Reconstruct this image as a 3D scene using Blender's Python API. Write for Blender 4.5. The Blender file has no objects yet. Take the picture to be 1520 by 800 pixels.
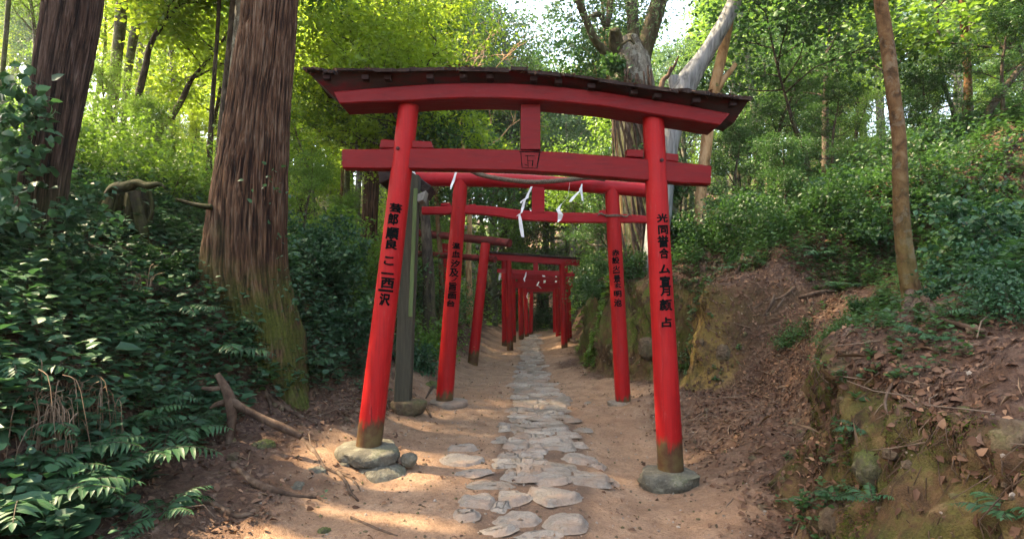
# sunken forest path with red gates
EXPOSURE = 3.35
HAZE = 0.0008
import bpy, bmesh, math, random
import numpy as np
from mathutils import Vector, Matrix

R = math.radians
SC = bpy.context.scene
COL = SC.collection
rnd = random.Random(7)
RNG = np.random.default_rng(11)

# ------------------------------------------------------------------ camera
CAM_Z = 1.35
F = 800.0                       # focal length in photograph pixels (1520 wide)
PITCH = math.atan(40 / F)
cam_d = bpy.data.cameras.new('camera')
cam = bpy.data.objects.new('camera', cam_d)
COL.objects.link(cam)
cam.location = (0, 0, CAM_Z)
cam.rotation_euler = (math.pi / 2 + PITCH, 0, 0)
cam_d.sensor_width = 36
cam_d.lens = 36 * F / 1520
cam_d.clip_start = 0.05
cam_d.clip_end = 1500
SC.camera = cam


def P(px, py, Y):
    """photo pixel + distance ahead -> world point"""
    u = (px - 760) / F
    v = (400 - py) / F
    d = (u, math.cos(PITCH) - v * math.sin(PITCH), math.sin(PITCH) + v * math.cos(PITCH))
    s = Y / d[1]
    return Vector((d[0] * s, Y, CAM_Z + d[2] * s))


# ------------------------------------------------------------------ noise
def _hash(ix, iy, iz):
    h = (ix * 374761393 + iy * 668265263 + iz * 2147483647 + 1013904223) & 0xFFFFFFFF
    h = ((h ^ (h >> 13)) * 1274126177) & 0xFFFFFFFF
    h = ((h ^ (h >> 16)) * 2246822519) & 0xFFFFFFFF
    return ((h ^ (h >> 15)) & 0xFFFFFF) / float(0xFFFFFF)


def vn(x, y, z=0.0):
    """value noise in -1..1"""
    x, y, z = np.broadcast_arrays(np.asarray(x, float), np.asarray(y, float), np.asarray(z, float))
    fx, fy, fz = np.floor(x), np.floor(y), np.floor(z)
    ix, iy, iz = fx.astype(np.int64), fy.astype(np.int64), fz.astype(np.int64)
    tx, ty, tz = x - fx, y - fy, z - fz
    tx = tx * tx * (3 - 2 * tx); ty = ty * ty * (3 - 2 * ty); tz = tz * tz * (3 - 2 * tz)
    o = 0
    for a in (0, 1):
        wa = tx if a else 1 - tx
        for b in (0, 1):
            wb = ty if b else 1 - ty
            for c in (0, 1):
                wc = tz if c else 1 - tz
                o = o + wa * wb * wc * _hash(ix + a, iy + b, iz + c)
    return o * 2 - 1


def fbm(x, y, z=0.0, oct=4):
    o, a, f, n = 0, 1, 1, 0
    for k in range(oct):
        o = o + a * vn(np.asarray(x) * f + 17.3 * k, np.asarray(y) * f - 9.1 * k, np.asarray(z) * f + 3.7 * k)
        n += a; a *= .5; f *= 2.03
    return o / n


def sstep(a, b, x):
    t = np.clip((np.asarray(x, float) - a) / (b - a), 0, 1)
    return t * t * (3 - 2 * t)


# ------------------------------------------------------------------ objects
def tag(o, label=None, cat=None, group=None, kind=None):
    if label: o['label'] = label
    if cat: o['category'] = cat
    if group: o['group'] = group
    if kind: o['kind'] = kind
    return o


def empty(name, loc=(0, 0, 0), rz=0.0):
    o = bpy.data.objects.new(name, None)
    o.empty_display_size = .1
    o.location = loc
    o.rotation_euler = (0, 0, rz)
    COL.objects.link(o)
    return o


def mesh_np(name, V, Fc, smooth=True):
    """V (n,3); Fc (m,3) or (m,4) or list of both"""
    me = bpy.data.meshes.new(name)
    V = np.asarray(V, np.float32)
    fs = Fc if isinstance(Fc, (list, tuple)) else [Fc]
    fs = [np.asarray(f, np.int32) for f in fs if len(f)]
    idx = np.concatenate([f.ravel() for f in fs])
    sizes = np.concatenate([np.full(len(f), f.shape[1], np.int32) for f in fs])
    start = np.concatenate([[0], np.cumsum(sizes)[:-1]]).astype(np.int32)
    me.vertices.add(len(V)); me.vertices.foreach_set('co', V.ravel())
    me.loops.add(len(idx)); me.loops.foreach_set('vertex_index', idx)
    me.polygons.add(len(sizes)); me.polygons.foreach_set('loop_start', start)
    me.polygons.foreach_set('use_smooth', np.full(len(sizes), smooth, bool))
    me.update(calc_edges=True)
    me.validate()
    return me


def link(name, me, mat=None, parent=None, loc=None):
    o = bpy.data.objects.new(name, me)
    COL.objects.link(o)
    if mat is not None and len(me.materials) == 0:
        me.materials.append(mat)
    if parent is not None: o.parent = parent
    if loc is not None: o.location = loc
    return o


class MB:
    """collects verts/tris/quads for one mesh"""
    def __init__(s):
        s.v = []; s.t = []; s.q = []; s.n = 0

    def add(s, V, T=None, Q=None):
        V = np.asarray(V, float).reshape(-1, 3)
        if T is not None and len(T): s.t.append(np.asarray(T, int) + s.n)
        if Q is not None and len(Q): s.q.append(np.asarray(Q, int) + s.n)
        s.v.append(V); s.n += len(V)
        return s

    def mesh(s, name, smooth=True):
        V = np.concatenate(s.v)
        fs = []
        if s.t: fs.append(np.concatenate(s.t))
        if s.q: fs.append(np.concatenate(s.q))
        return mesh_np(name, V, fs, smooth)

    def build(s, name, mat, parent=None, loc=None, smooth=True, origin=None):
        if origin is not None:
            s.v = [v - np.asarray(origin) for v in s.v]
            me = s.mesh(name, smooth)
            return link(name, me, mat, parent, origin if parent is None else Vector(origin) - parent_loc(parent))
        return link(name, s.mesh(name, smooth), mat, parent, loc)


def parent_loc(p):
    l = Vector(p.location)
    while p.parent is not None:
        p = p.parent; l = l + Vector(p.location)
    return l


def resample(pts, n):
    """Catmull-Rom through pts (k,d) -> (n,d)"""
    p = np.asarray(pts, float)
    if len(p) == 2:
        t = np.linspace(0, 1, n)[:, None]
        return p[0] * (1 - t) + p[1] * t
    p = np.vstack([2 * p[0] - p[1], p, 2 * p[-1] - p[-2]])
    m = len(p) - 3
    t = np.linspace(0, m, n); i = np.minimum(t.astype(int), m - 1); f = (t - i)[:, None]
    a, b, c, d = p[i], p[i + 1], p[i + 2], p[i + 3]
    return .5 * ((2 * b) + (-a + c) * f + (2 * a - 5 * b + 4 * c - d) * f ** 2 + (-a + 3 * b - 3 * c + d) * f ** 3)


def frames(C):
    """tangent + two normals along polyline C, parallel transported"""
    C = np.asarray(C, float)
    T = np.gradient(C, axis=0)
    T /= np.linalg.norm(T, axis=1)[:, None] + 1e-9
    ref = np.array([1., 0, 0]) if abs(T[0][0]) < .8 else np.array([0, 1., 0])
    N = np.zeros_like(T)
    n = ref - T[0] * ref.dot(T[0]); n /= np.linalg.norm(n)
    for i in range(len(T)):
        n = n - T[i] * n.dot(T[i]); n /= np.linalg.norm(n) + 1e-9
        N[i] = n
    return T, N, np.cross(T, N)


def tube(mb, pts, rads, seg=6, n=None, disp=None, cap=True):
    """sweep a circle; disp(angle(seg), t(n)) -> radius factor"""
    A = np.hstack([np.asarray(pts, float), np.asarray(rads, float)[:, None]])
    if n: A = resample(A, n)
    C, r = A[:, :3], np.maximum(A[:, 3], .0008)
    T, N, B = frames(C)
    th = np.linspace(0, 2 * np.pi, seg, endpoint=False)
    rr = np.repeat(r[:, None], seg, 1)
    if disp is not None:
        rr = disp(th[None, :], C, rr)
    V = C[:, None, :] + rr[..., None] * (np.cos(th)[None, :, None] * N[:, None, :] + np.sin(th)[None, :, None] * B[:, None, :])
    k = len(C)
    i, j = np.meshgrid(np.arange(k - 1), np.arange(seg), indexing='ij')
    j2 = (j + 1) % seg
    Q = np.stack([i * seg + j, i * seg + j2, (i + 1) * seg + j2, (i + 1) * seg + j], -1).reshape(-1, 4)
    V = V.reshape(-1, 3)
    if cap:
        a = len(V)
        V = np.vstack([V, C[0], C[-1]])
        j = np.arange(seg); j2 = (j + 1) % seg
        T1 = np.stack([np.full(seg, a), j2, j], -1)
        T2 = np.stack([np.full(seg, a + 1), (k - 1) * seg + j, (k - 1) * seg + j2], -1)
        mb.add(V, np.vstack([T1, T2]), Q)
    else:
        mb.add(V, None, Q)


def norm(a):
    return a / (np.linalg.norm(a, axis=-1, keepdims=True) + 1e-9)


def leaves(mb, pos, d, nrm, L, W, detail=1, fold=.25, droop=.15):
    """batch of leaves: pos base, d direction, nrm upper side, L length, W half width"""
    pos = np.asarray(pos, float); d = norm(np.asarray(d, float)); nrm = np.asarray(nrm, float)
    s = norm(np.cross(d, nrm)); n = norm(np.cross(s, d))
    m = len(pos)
    L = np.broadcast_to(np.asarray(L, float), (m,))[:, None]
    W = np.broadcast_to(np.asarray(W, float), (m,))[:, None]
    if detail == 1:
        mid = pos + d * L * .45 + n * W * fold
        tip = pos + d * L - n * L * droop
        V = np.stack([pos, mid + s * W, tip, mid - s * W], 1).reshape(-1, 3)
        b = (np.arange(m) * 4)[:, None]
        T = np.concatenate([b + [0, 1, 2], b + [0, 2, 3]], 0)
    else:
        a = pos + d * L * .28 + n * W * fold
        c = pos + d * L * .68 + n * (W * fold * .7 - L * droop * .35)
        tip = pos + d * L - n * L * droop
        mid = pos + d * L * .48 - n * W * fold * .1
        V = np.stack([pos, a + s * W, c + s * W * .72, tip, c - s * W * .72, a - s * W, mid], 1).reshape(-1, 3)
        b = (np.arange(m) * 7)[:, None]
        T = np.concatenate([b + [k, (k + 1) % 6, 6] for k in range(6)], 0)
    mb.add(V, T)


def rdir(rng, n, flat=1.0):
    v = rng.normal(size=(n, 3)); v[:, 2] *= flat
    return norm(v)
# ------------------------------------------------------------------ materials
def newmat(name):
    m = bpy.data.materials.new(name); m.use_nodes = True
    nt = m.node_tree; nt.nodes.clear()
    out = nt.nodes.new('ShaderNodeOutputMaterial')
    return m, nt, out


class N:
    """small node helper"""
    def __init__(s, nt): s.nt = nt
    def new(s, t, **k):
        n = s.nt.nodes.new(t)
        for a, b in k.items(): setattr(n, a, b)
        return n
    def put(s, sock, v):
        if isinstance(v, bpy.types.NodeSocket): s.nt.links.new(v, sock)
        elif v is not None:
            if hasattr(sock.default_value, '__len__') and not hasattr(v, '__len__'): v = (v,) * len(sock.default_value)
            if hasattr(sock.default_value, '__len__') and len(sock.default_value) == 4 and len(v) == 3: v = (*v, 1)
            sock.default_value = v
    def coord(s, scale=(1, 1, 1), kind='Object'):
        c = s.new('ShaderNodeTexCoord'); m = s.new('ShaderNodeMapping')
        s.nt.links.new(c.outputs[kind], m.inputs[0]); m.inputs['Scale'].default_value = scale
        return m.outputs[0]
    def noise(s, vec, scale=5, detail=4, rough=.55, dist=0):
        n = s.new('ShaderNodeTexNoise'); s.put(n.inputs['Vector'], vec)
        n.inputs['Scale'].default_value = scale; n.inputs['Detail'].default_value = detail
        n.inputs['Roughness'].default_value = rough; n.inputs['Distortion'].default_value = dist
        return n.outputs['Fac']
    def vor(s, vec, scale=5, feature='F1', out='Distance', rand=1):
        n = s.new('ShaderNodeTexVoronoi', feature=feature); s.put(n.inputs['Vector'], vec)
        n.inputs['Scale'].default_value = scale; n.inputs['Randomness'].default_value = rand
        return n.outputs[out]
    def ramp(s, fac, stops, interp='LINEAR'):
        n = s.new('ShaderNodeValToRGB'); s.put(n.inputs[0], fac)
        cr = n.color_ramp; cr.interpolation = interp
        while len(cr.elements) < len(stops): cr.elements.new(.5)
        for e, (p, c) in zip(cr.elements, stops):
            e.position = p
            if not hasattr(c, '__len__'): c = (c, c, c)
            e.color = (*c[:3], 1)
        return n.outputs[0]
    def mix(s, fac, a, b, mode='MIX'):
        n = s.new('ShaderNodeMix', data_type='RGBA', blend_type=mode)
        s.put(n.inputs[0], fac); s.put(n.inputs[6], a); s.put(n.inputs[7], b)
        return n.outputs[2]
    def math(s, op, a, b=None, clamp=False):
        n = s.new('ShaderNodeMath', operation=op); n.use_clamp = clamp
        s.put(n.inputs[0], a)
        if b is not None: s.put(n.inputs[1], b)
        return n.outputs[0]
    def rng(s, v, a, b, c=0, d=1):
        n = s.new('ShaderNodeMapRange'); s.put(n.inputs[0], v)
        n.inputs[1].default_value = a; n.inputs[2].default_value = b
        n.inputs[3].default_value = c; n.inputs[4].default_value = d
        return n.outputs[0]
    def bump(s, h, strength=.5, dist=.01, nrm=None):
        n = s.new('ShaderNodeBump'); s.put(n.inputs['Height'], h)
        n.inputs['Strength'].default_value = strength; n.inputs['Distance'].default_value = dist
        if nrm is not None: s.put(n.inputs['Normal'], nrm)
        return n.outputs[0]
    def attr(s, name):
        return s.new('ShaderNodeAttribute', attribute_name=name).outputs['Fac']
    def sep(s, vec):
        n = s.new('ShaderNodeSeparateXYZ'); s.put(n.inputs[0], vec); return n.outputs
    def bsdf(s, out, col, rough=.7, nrm=None, spec=.5):
        b = s.new('ShaderNodeBsdfPrincipled')
        s.put(b.inputs['Base Color'], col); s.put(b.inputs['Roughness'], rough)
        b.inputs['Specular IOR Level'].default_value = spec
        if nrm is not None: s.put(b.inputs['Normal'], nrm)
        if out is not None: s.nt.links.new(b.outputs[0], out.inputs[0])
        return b.outputs[0]


def leaf_mat(name, c1, c2, c3, trans, tf=.35, rough=.45, spec=.4, var=2.0):
    m, nt, out = newmat(name); g = N(nt)
    ri = g.new('ShaderNodeNewGeometry').outputs['Random Per Island']
    oi = g.new('ShaderNodeObjectInfo')
    big = g.noise(g.coord((1, 1, 1)), var, 3, .6)
    f = g.math('ADD', g.math('MULTIPLY', ri, .55), g.math('MULTIPLY', g.rng(big, .3, .7), .35))
    f = g.math('ADD', f, g.math('MULTIPLY', oi.outputs['Random'], .12), True)
    col = g.ramp(f, [(0, c1), (.45, c2), (.93, c3), (1.0, (c3[0] * 1.3 + .015, c3[1] * 1.1, c3[2]))])
    b = g.bsdf(None, col, rough, None, spec)
    t = g.new('ShaderNodeBsdfTranslucent')
    g.put(t.inputs[0], g.mix(.5, col, trans))
    mx = g.new('ShaderNodeMixShader'); mx.inputs[0].default_value = tf
    nt.links.new(b, mx.inputs[1]); nt.links.new(t.outputs[0], mx.inputs[2]); nt.links.new(mx.outputs[0], out.inputs[0])
    return m


M = {}
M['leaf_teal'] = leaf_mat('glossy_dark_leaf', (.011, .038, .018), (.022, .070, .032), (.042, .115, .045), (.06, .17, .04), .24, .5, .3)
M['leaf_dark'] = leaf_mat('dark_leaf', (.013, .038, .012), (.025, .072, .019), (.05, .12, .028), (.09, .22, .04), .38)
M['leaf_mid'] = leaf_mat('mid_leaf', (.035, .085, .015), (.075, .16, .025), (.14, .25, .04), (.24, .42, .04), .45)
M['leaf_yellow'] = leaf_mat('yellow_green_leaf', (.07, .15, .016), (.14, .26, .024), (.24, .37, .035), (.50, .64, .06), .55)  # sunlit foliage: sunlight is put into this brighter leaf colour
M['conifer'] = leaf_mat('conifer_needles', (.025, .065, .032), (.055, .11, .05), (.10, .16, .07), (.12, .24, .08), .35, .6, .2)
M['fern'] = leaf_mat('fern_frond', (.014, .046, .018), (.025, .078, .030), (.042, .115, .042), (.07, .19, .05), .3, .5, .3)
M['dry_leaf'] = leaf_mat('dry_leaf', (.045, .022, .014), (.10, .052, .032), (.19, .11, .07), (.17, .08, .035), .1, .75, .15)
M['tan_leaf'] = leaf_mat('tan_leaf', (.13, .06, .032), (.20, .105, .06), (.30, .18, .11), (.2, .1, .04), .1, .7, .15)
M['dead_frond'] = leaf_mat('dead_frond', (.10, .06, .035), (.20, .13, .08), (.30, .21, .14), (.2, .12, .06), .15, .8, .1)


def red_paint(name, base=(.40, .008, .012), stain_h=.22, horizontal=False, dark=0.0):
    m, nt, out = newmat(name); g = N(nt)
    sc = (.5, 6, 6) if horizontal else (6, 6, .5)
    v = g.coord(sc); vo = g.coord((1, 1, 1))
    grain = g.noise(v, 9, 6, .65)
    patch = g.noise(vo, 2.6, 4, .6)
    fine = g.noise(vo, 26, 4, .7)
    col = g.mix(g.rng(grain, .35, .7), (base[0] * .78, base[1] * .9, base[2] * .9), base)
    col = g.mix(g.math('MULTIPLY', g.rng(patch, .5, .75), .45), col, (base[0] * 1.1, base[1] * 2.2, base[2] * 1.8))
    drip = g.noise(g.coord((1.2, 7, 7) if horizontal else (7, 7, .35)), 3.2, 6, .7, .3)
    col = g.mix(g.math('MULTIPLY', g.rng(drip, .5, .68), .55), col, (base[0] * .42, base[1] * .6, base[2] * .6))
    col = g.mix(g.math('MULTIPLY', g.rng(g.noise(g.coord((2, 14, 14) if horizontal else (14, 14, 1.4)), 4, 6, .75), .60, .68), .5), col, (base[0] * 1.05, base[1] * 6 + .02, base[2] * 5 + .015))
    # small dark nicks and scuffs
    nick = g.math('MULTIPLY', g.rng(fine, .66, .74), g.rng(g.noise(vo, 5, 3), .48, .62))
    col = g.mix(nick, col, (.035, .012, .012))
    crack = g.rng(g.noise(g.coord((1.2, 34, 34) if horizontal else (34, 34, 1.2)), 1.6, 3, .6), .705, .73)
    col = g.mix(g.math('MULTIPLY', crack, .8), col, (.05, .006, .008))
    if stain_h:
        z = g.sep(vo)[2]
        e = g.math('ADD', z, g.math('MULTIPLY', g.noise(g.coord((9, 9, 2.2)), 2, 5, .7), -.34))
        k = g.rng(e, stain_h - .19, stain_h - .12, 1, 0)
        soil = g.mix(g.rng(g.noise(vo, 9), .35, .65), (.045, .026, .014), (.085, .075, .03))
        col = g.mix(g.math('MULTIPLY', k, .93), col, soil)
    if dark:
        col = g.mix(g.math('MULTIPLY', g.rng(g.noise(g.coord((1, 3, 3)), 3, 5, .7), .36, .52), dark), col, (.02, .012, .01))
    h = g.math('SUBTRACT', g.math('MULTIPLY', grain, .5), g.math('MULTIPLY', crack, 1.0))
    g.bsdf(out, col, g.rng(grain, .3, .8, .45, .7), g.bump(h, .6, .006), .16)
    return m


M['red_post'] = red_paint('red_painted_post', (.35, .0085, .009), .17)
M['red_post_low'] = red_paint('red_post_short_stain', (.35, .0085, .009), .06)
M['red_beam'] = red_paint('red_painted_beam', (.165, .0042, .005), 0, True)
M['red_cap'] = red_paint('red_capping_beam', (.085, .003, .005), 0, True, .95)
M['red_old'] = red_paint('faded_red_post', (.42, .009, .012), .08)
M['red_log'] = red_paint('red_log', (.33, .008, .012), 0, True)
M['red_rough'] = red_paint('rough_red_log', (.20, .016, .015), 0, True, .6)


def simple(name, stops, scale=4, vec=(1, 1, 1), rough=.8, bump=.4, bscale=20, bd=.006, spec=.3, detail=5):
    m, nt, out = newmat(name); g = N(nt)
    v = g.coord(vec)
    n = g.noise(v, scale, detail, .62)
    h = g.noise(v, bscale, 5, .65)
    col = g.mix(.35, g.ramp(g.rng(n, .25, .75), stops), g.ramp(g.rng(h, .3, .7), stops))
    g.bsdf(out, col, rough, g.bump(h, bump, bd), spec)
    return m


M['ink'] = simple('black_brush_ink', [(0, .002), (1, .006)], rough=.9, bump=.1, spec=.05)
M['hole'] = simple('dark_knot', [(0, (.012, .006, .006)), (1, (.05, .01, .01))], 30)
M['paper'] = simple('white_paper', [(0, (.62, .62, .60)), (1, (.80, .80, .78))], 8, rough=.8, bump=.1)
M['rope'] = simple('straw_rope', [(0, (.05, .036, .024)), (1, (.17, .13, .09))], 30, rough=.95, bump=.8, bscale=60)
M['twig'] = simple('dry_twig', [(0, (.06, .04, .028)), (1, (.22, .15, .10))], 12, rough=.9)
M['stem'] = simple('dark_stem', [(0, (.03, .022, .016)), (1, (.09, .07, .045))], 10, (1, 1, .3), rough=.9, bump=.6)
M['roof_board'] = simple('mossy_dark_board', [(0, (.010, .007, .006)), (.5, (.028, .016, .013)), (.75, (.06, .036, .028)), (1, (.05, .062, .022))], 7, (1, 3, 3), rough=.95, bump=.9, bscale=24, bd=.012)
M['grey_wood'] = simple('green_grey_wood', [(0, (.022, .019, .012)), (.5, (.045, .039, .024)), (1, (.08, .068, .045))], 5, (5, 5, .35), rough=.85, bump=.5, bscale=14)
M['grey_board'] = simple('pale_grey_board', [(0, (.12, .11, .09)), (1, (.34, .32, .27))], 5, (3, 3, 1), rough=.85)


def rock_mat(name, c, moss=.5, lo=.35):
    m, nt, out = newmat(name); g = N(nt)
    v = g.coord()
    n = g.noise(v, 5, 6, .65); f = g.noise(v, 38, 5, .7)
    col = g.ramp(g.rng(n, .28, .72), [(0, tuple(a * .55 for a in c)), (.5, c), (1, tuple(min(a * 1.5, .6) for a in c))])
    col = g.mix(g.math('MULTIPLY', g.rng(f, .55, .7), .5), col, tuple(a * .35 for a in c))
    nz = g.sep(g.new('ShaderNodeNewGeometry').outputs['Normal'])[2]
    k = g.math('MULTIPLY', g.rng(g.noise(v, 3.3, 5, .7), .62 - moss * .3, .72 - moss * .3), g.rng(nz, -.1, .5, .4, 1))
    mcol = g.mix(g.rng(g.noise(v, 60, 2), .3, .7), (.045, .06, .014), (.12, .15, .03))
    col = g.mix(g.math('MULTIPLY', k, moss), col, mcol)
    col = g.mix(g.math('MULTIPLY', g.rng(g.noise(v, 14, 5, .8), .52, .62), .6), col, tuple(min(a * 2.0, .5) for a in c))
    h = g.math('ADD', g.math('MULTIPLY', n, .6), g.math('MULTIPLY', f, .4))
    g.bsdf(out, col, .92, g.bump(h, 1.0, .05), .15)
    return m


def path_stone_mat():
    m, nt, out = newmat('worn_path_stone'); g = N(nt); v = g.coord(kind='Object')
    n = g.noise(v, 7, 6, .7); f = g.noise(v, 45, 5, .75); ly = g.noise(g.coord((1, 3, 1)), 6, 5, .7, .5)
    ri = g.new('ShaderNodeNewGeometry').outputs['Random Per Island']
    col = g.ramp(g.rng(g.math('ADD', g.math('MULTIPLY', n, .7), g.math('MULTIPLY', ri, .3)), .25, .8), [(0, (.14, .115, .088)), (.5, (.26, .215, .170)), (1, (.37, .315, .255))])
    col = g.mix(g.math('MULTIPLY', g.rng(f, .52, .68), .55), col, (.06, .05, .04))
    dust = g.rng(g.noise(v, 3.2, 5, .7), .46, .60)
    col = g.mix(g.math('MULTIPLY', dust, .55), col, (.27, .165, .108))
    h = g.math('ADD', g.math('MULTIPLY', ly, .9), g.math('MULTIPLY', f, .35))
    g.bsdf(out, col, .85, g.bump(h, 1.0, .035), .2)
    return m


M['path_stone'] = path_stone_mat()
M['base_stone'] = rock_mat('greenish_base_stone', (.105, .095, .072), .30)
M['rock'] = rock_mat('mossy_rock', (.075, .062, .043), .8)
M['bank_rock'] = rock_mat('earthy_rock', (.10, .07, .045), .45)


def bark(name, cols, vs=.12, scale=26, moss=0.0, bump=.9, bd=.02, moss_z=0.0, lichen=0.0, ridge=False):
    m, nt, out = newmat(name); g = N(nt)
    v = g.coord((1, 1, vs)); vo = g.coord()
    a = g.noise(v, scale, 6, .62, .4)
    b = g.noise(v, scale * .3, 4, .6)
    pat = g.noise(vo, 1.7, 4, .6)
    col = g.ramp(g.rng(a, .3, .72), [(0, cols[0]), (.35, cols[1]), (.7, cols[2]), (1, cols[3])])
    col = g.mix(g.rng(pat, .45, .68), col, g.ramp(g.rng(a, .3, .7), [(0, cols[0]), (.5, cols[2]), (1, cols[4])]))
    if ridge:
        col = g.mix(g.rng(g.attr('ridge'), -.25, .35, .85, 0), col, tuple(q * .55 for q in cols[0]))
        col = g.mix(g.rng(g.attr('ridge'), .45, .9, 0, .5), col, cols[4])
    if lichen:
        k = g.math('MULTIPLY', g.rng(g.noise(vo, 9, 4, .7), .55, .6), lichen)
        col = g.mix(k, col, (.32, .34, .28))
    if moss:
        z = g.sep(vo)[2]
        lim = g.rng(g.math('ADD', z, g.math('MULTIPLY', pat, -1.2)), moss_z - .9, moss_z - .1, 1, 0)
        k = g.math('MULTIPLY', g.rng(g.noise(vo, 5, 6, .75), .36, .52), lim)
        mc = g.mix(g.rng(g.noise(vo, 50, 3), .3, .7), (.030, .042, .007), (.085, .10, .016))
        col = g.mix(g.math('MULTIPLY', k, moss), col, mc)
    h = g.math('ADD', a, g.math('MULTIPLY', b, .8))
    g.bsdf(out, col, .9, g.bump(h, bump, bd), .18)
    return m


CEDAR = ((.014, .007, .005), (.052, .024, .014), (.115, .056, .028), (.165, .098, .058), (.205, .160, .120))
M['cedar'] = bark('cedar_bark', CEDAR, .07, 42, .85, 1.0, .03, .55, ridge=True)
M['cedar_dark'] = bark('dark_cedar_bark', ((.008, .005, .004), (.032, .017, .011), (.065, .036, .024), (.10, .062, .046), (.14, .105, .085)), .06, 30, .4, .9, .03, .3, ridge=True)
M['bark_grey'] = bark('grey_bark', ((.022, .018, .014), (.07, .06, .045), (.13, .115, .09), (.20, .185, .15), (.25, .24, .2)), .35, 14, .6, .7, .02, 2.2, .4)
M['bark_dark'] = bark('dark_bark', ((.010, .008, .006), (.035, .025, .018), (.07, .05, .036), (.11, .085, .06), (.13, .11, .08)), .3, 16, .3, .8, .02, 1.0)
M['bark_brown'] = bark('brown_smooth_bark', ((.022, .012, .006), (.07, .036, .015), (.12, .064, .027), (.16, .092, .042), (.15, .105, .06)), .7, 14, .3, .9, .015, .9, .10)
M['bark_pale'] = bark('bleached_dead_wood', ((.05, .05, .048), (.14, .14, .137), (.24, .243, .24), (.33, .335, .33), (.28, .25, .21)), .10, 16, 0, .8, .02)
M['bark_tan'] = bark('tan_bark', ((.12, .06, .028), (.27, .15, .07), (.40, .25, .13), (.48, .32, .18), (.42, .30, .19)), .3, 10, 0, .5, .012)
M['root'] = bark('root_bark', ((.02, .011, .008), (.055, .032, .020), (.095, .06, .04), (.14, .095, .065), (.15, .115, .085)), .6, 14, .0, .6, .012)


def ground_mat():
    m, nt, out = newmat('forest_ground'); g = N(nt)
    v = g.coord(kind='Object')
    big = g.noise(v, .9, 4, .6); mid = g.noise(v, 5, 6, .65); fine = g.noise(v, 42, 6, .7); grit = g.vor(v, 120)
    dirt = g.ramp(g.rng(mid, .28, .72), [(0, (.175, .100, .060)), (.5, (.275, .166, .101)), (1, (.36, .234, .149))])
    dirt = g.mix(g.math('MULTIPLY', g.rng(fine, .48, .66), .6), dirt, (.095, .052, .034))
    dirt = g.mix(g.math('MULTIPLY', g.rng(g.noise(v, 90, 4, .8), .55, .7), .5), dirt, (.36, .26, .19))
    dirt = g.mix(g.rng(big, .5, .72), dirt, g.mix(.55, dirt, (.25, .125, .066)))
    peb = g.math('MULTIPLY', g.rng(g.vor(v, 55), .12, .20, 1, 0), g.rng(g.noise(v, 8, 3), .5, .62))
    dirt = g.mix(g.math('MULTIPLY', peb, .6), dirt, (.42, .34, .27))
    # bank soil with decayed litter
    litter = g.ramp(g.vor(g.coord((1, 1, 1)), 38, 'F1', 'Color'), [(0, (.030, .016, .011)), (.45, (.075, .042, .028)), (.8, (.125, .075, .052)), (1, (.20, .14, .10))])
    soil = g.mix(g.rng(fine, .35, .65), (.045, .023, .014), (.095, .050, .030))
    bank = g.mix(g.rng(mid, .40, .56), soil, litter)
    dirt = g.mix(g.math('MULTIPLY', g.attr('strip'), g.rng(mid, .35, .6, .35, .85)), dirt, (.085, .052, .036))
    col = g.mix(g.attr('path'), bank, dirt)
    # cut clay face: ochre, rust, vertical stain
    vf = g.coord((1, 1, .28))
    face = g.ramp(g.rng(g.noise(vf, 6, 7, .68, .6), .3, .7), [(0, (.014, .009, .006)), (.3, (.05, .028, .014)), (.65, (.11, .062, .028)), (1, (.21, .14, .07))])
    col = g.mix(g.attr('face'), col, face)
    mossn = g.noise(v, 4.5, 7, .72)
    mcol = g.mix(g.rng(g.noise(v, 70, 3), .3, .7), (.030, .045, .007), (.095, .120, .018))
    col = g.mix(g.math('MULTIPLY', g.attr('ochre'), g.rng(g.noise(v, 7, 6, .72), .38, .56)), col, g.mix(g.rng(fine, .3, .7), (.16, .095, .028), (.34, .23, .07)))  # ochre clay tint, with golden sunlight put into the colour
    mk = g.math('MULTIPLY', g.attr('moss'), g.rng(mossn, .44, .56))
    col = g.mix(mk, col, mcol)
    h = g.math('ADD', g.math('MULTIPLY', mid, .7), g.math('ADD', g.math('MULTIPLY', fine, .45), g.math('MULTIPLY', grit, .12)))
    g.bsdf(out, col, .92, g.bump(h, 1.0, .04), .2)
    return m


M['ground'] = ground_mat()

M['black_wood'] = simple('rotten_black_wood', [(0, (.006, .004, .004)), (1, (.03, .014, .012))], 12, rough=.95)

M['stump'] = bark('rotten_stump_bark', ((.004, .003, .002), (.014, .010, .007), (.030, .021, .015), (.055, .04, .028), (.05, .04, .03)), .3, 18, .35, .9, .02, 3.0)
M['moss'] = leaf_mat('moss_tuft', (.03, .045, .008), (.055, .075, .012), (.10, .12, .02), (.12, .15, .03), .15, .9, .1)
# ------------------------------------------------------------------ terrain
def foot_r(y):
    return np.interp(y, [0, 2.5, 3.1, 3.7, 4.1, 4.7, 6, 6.5, 7.6, 8.1, 9, 10, 12, 14, 20, 26, 40],
                     [1.35, 1.50, 1.60, 1.78, 2.05, 2.25, 2.5, 2.10, 2.25, 1.75, 1.25, 1.12, 1.35, 1.75, 1.9, 1.9, 3])


def foot_l(y):
    return np.interp(y, [0, 3, 4.5, 5.5, 7, 10, 14, 20, 26, 40],
                     [-1.75, -1.95, -2.25, -2.05, -1.85, -1.55, -1.15, -.8, -.8, -2])


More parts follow.
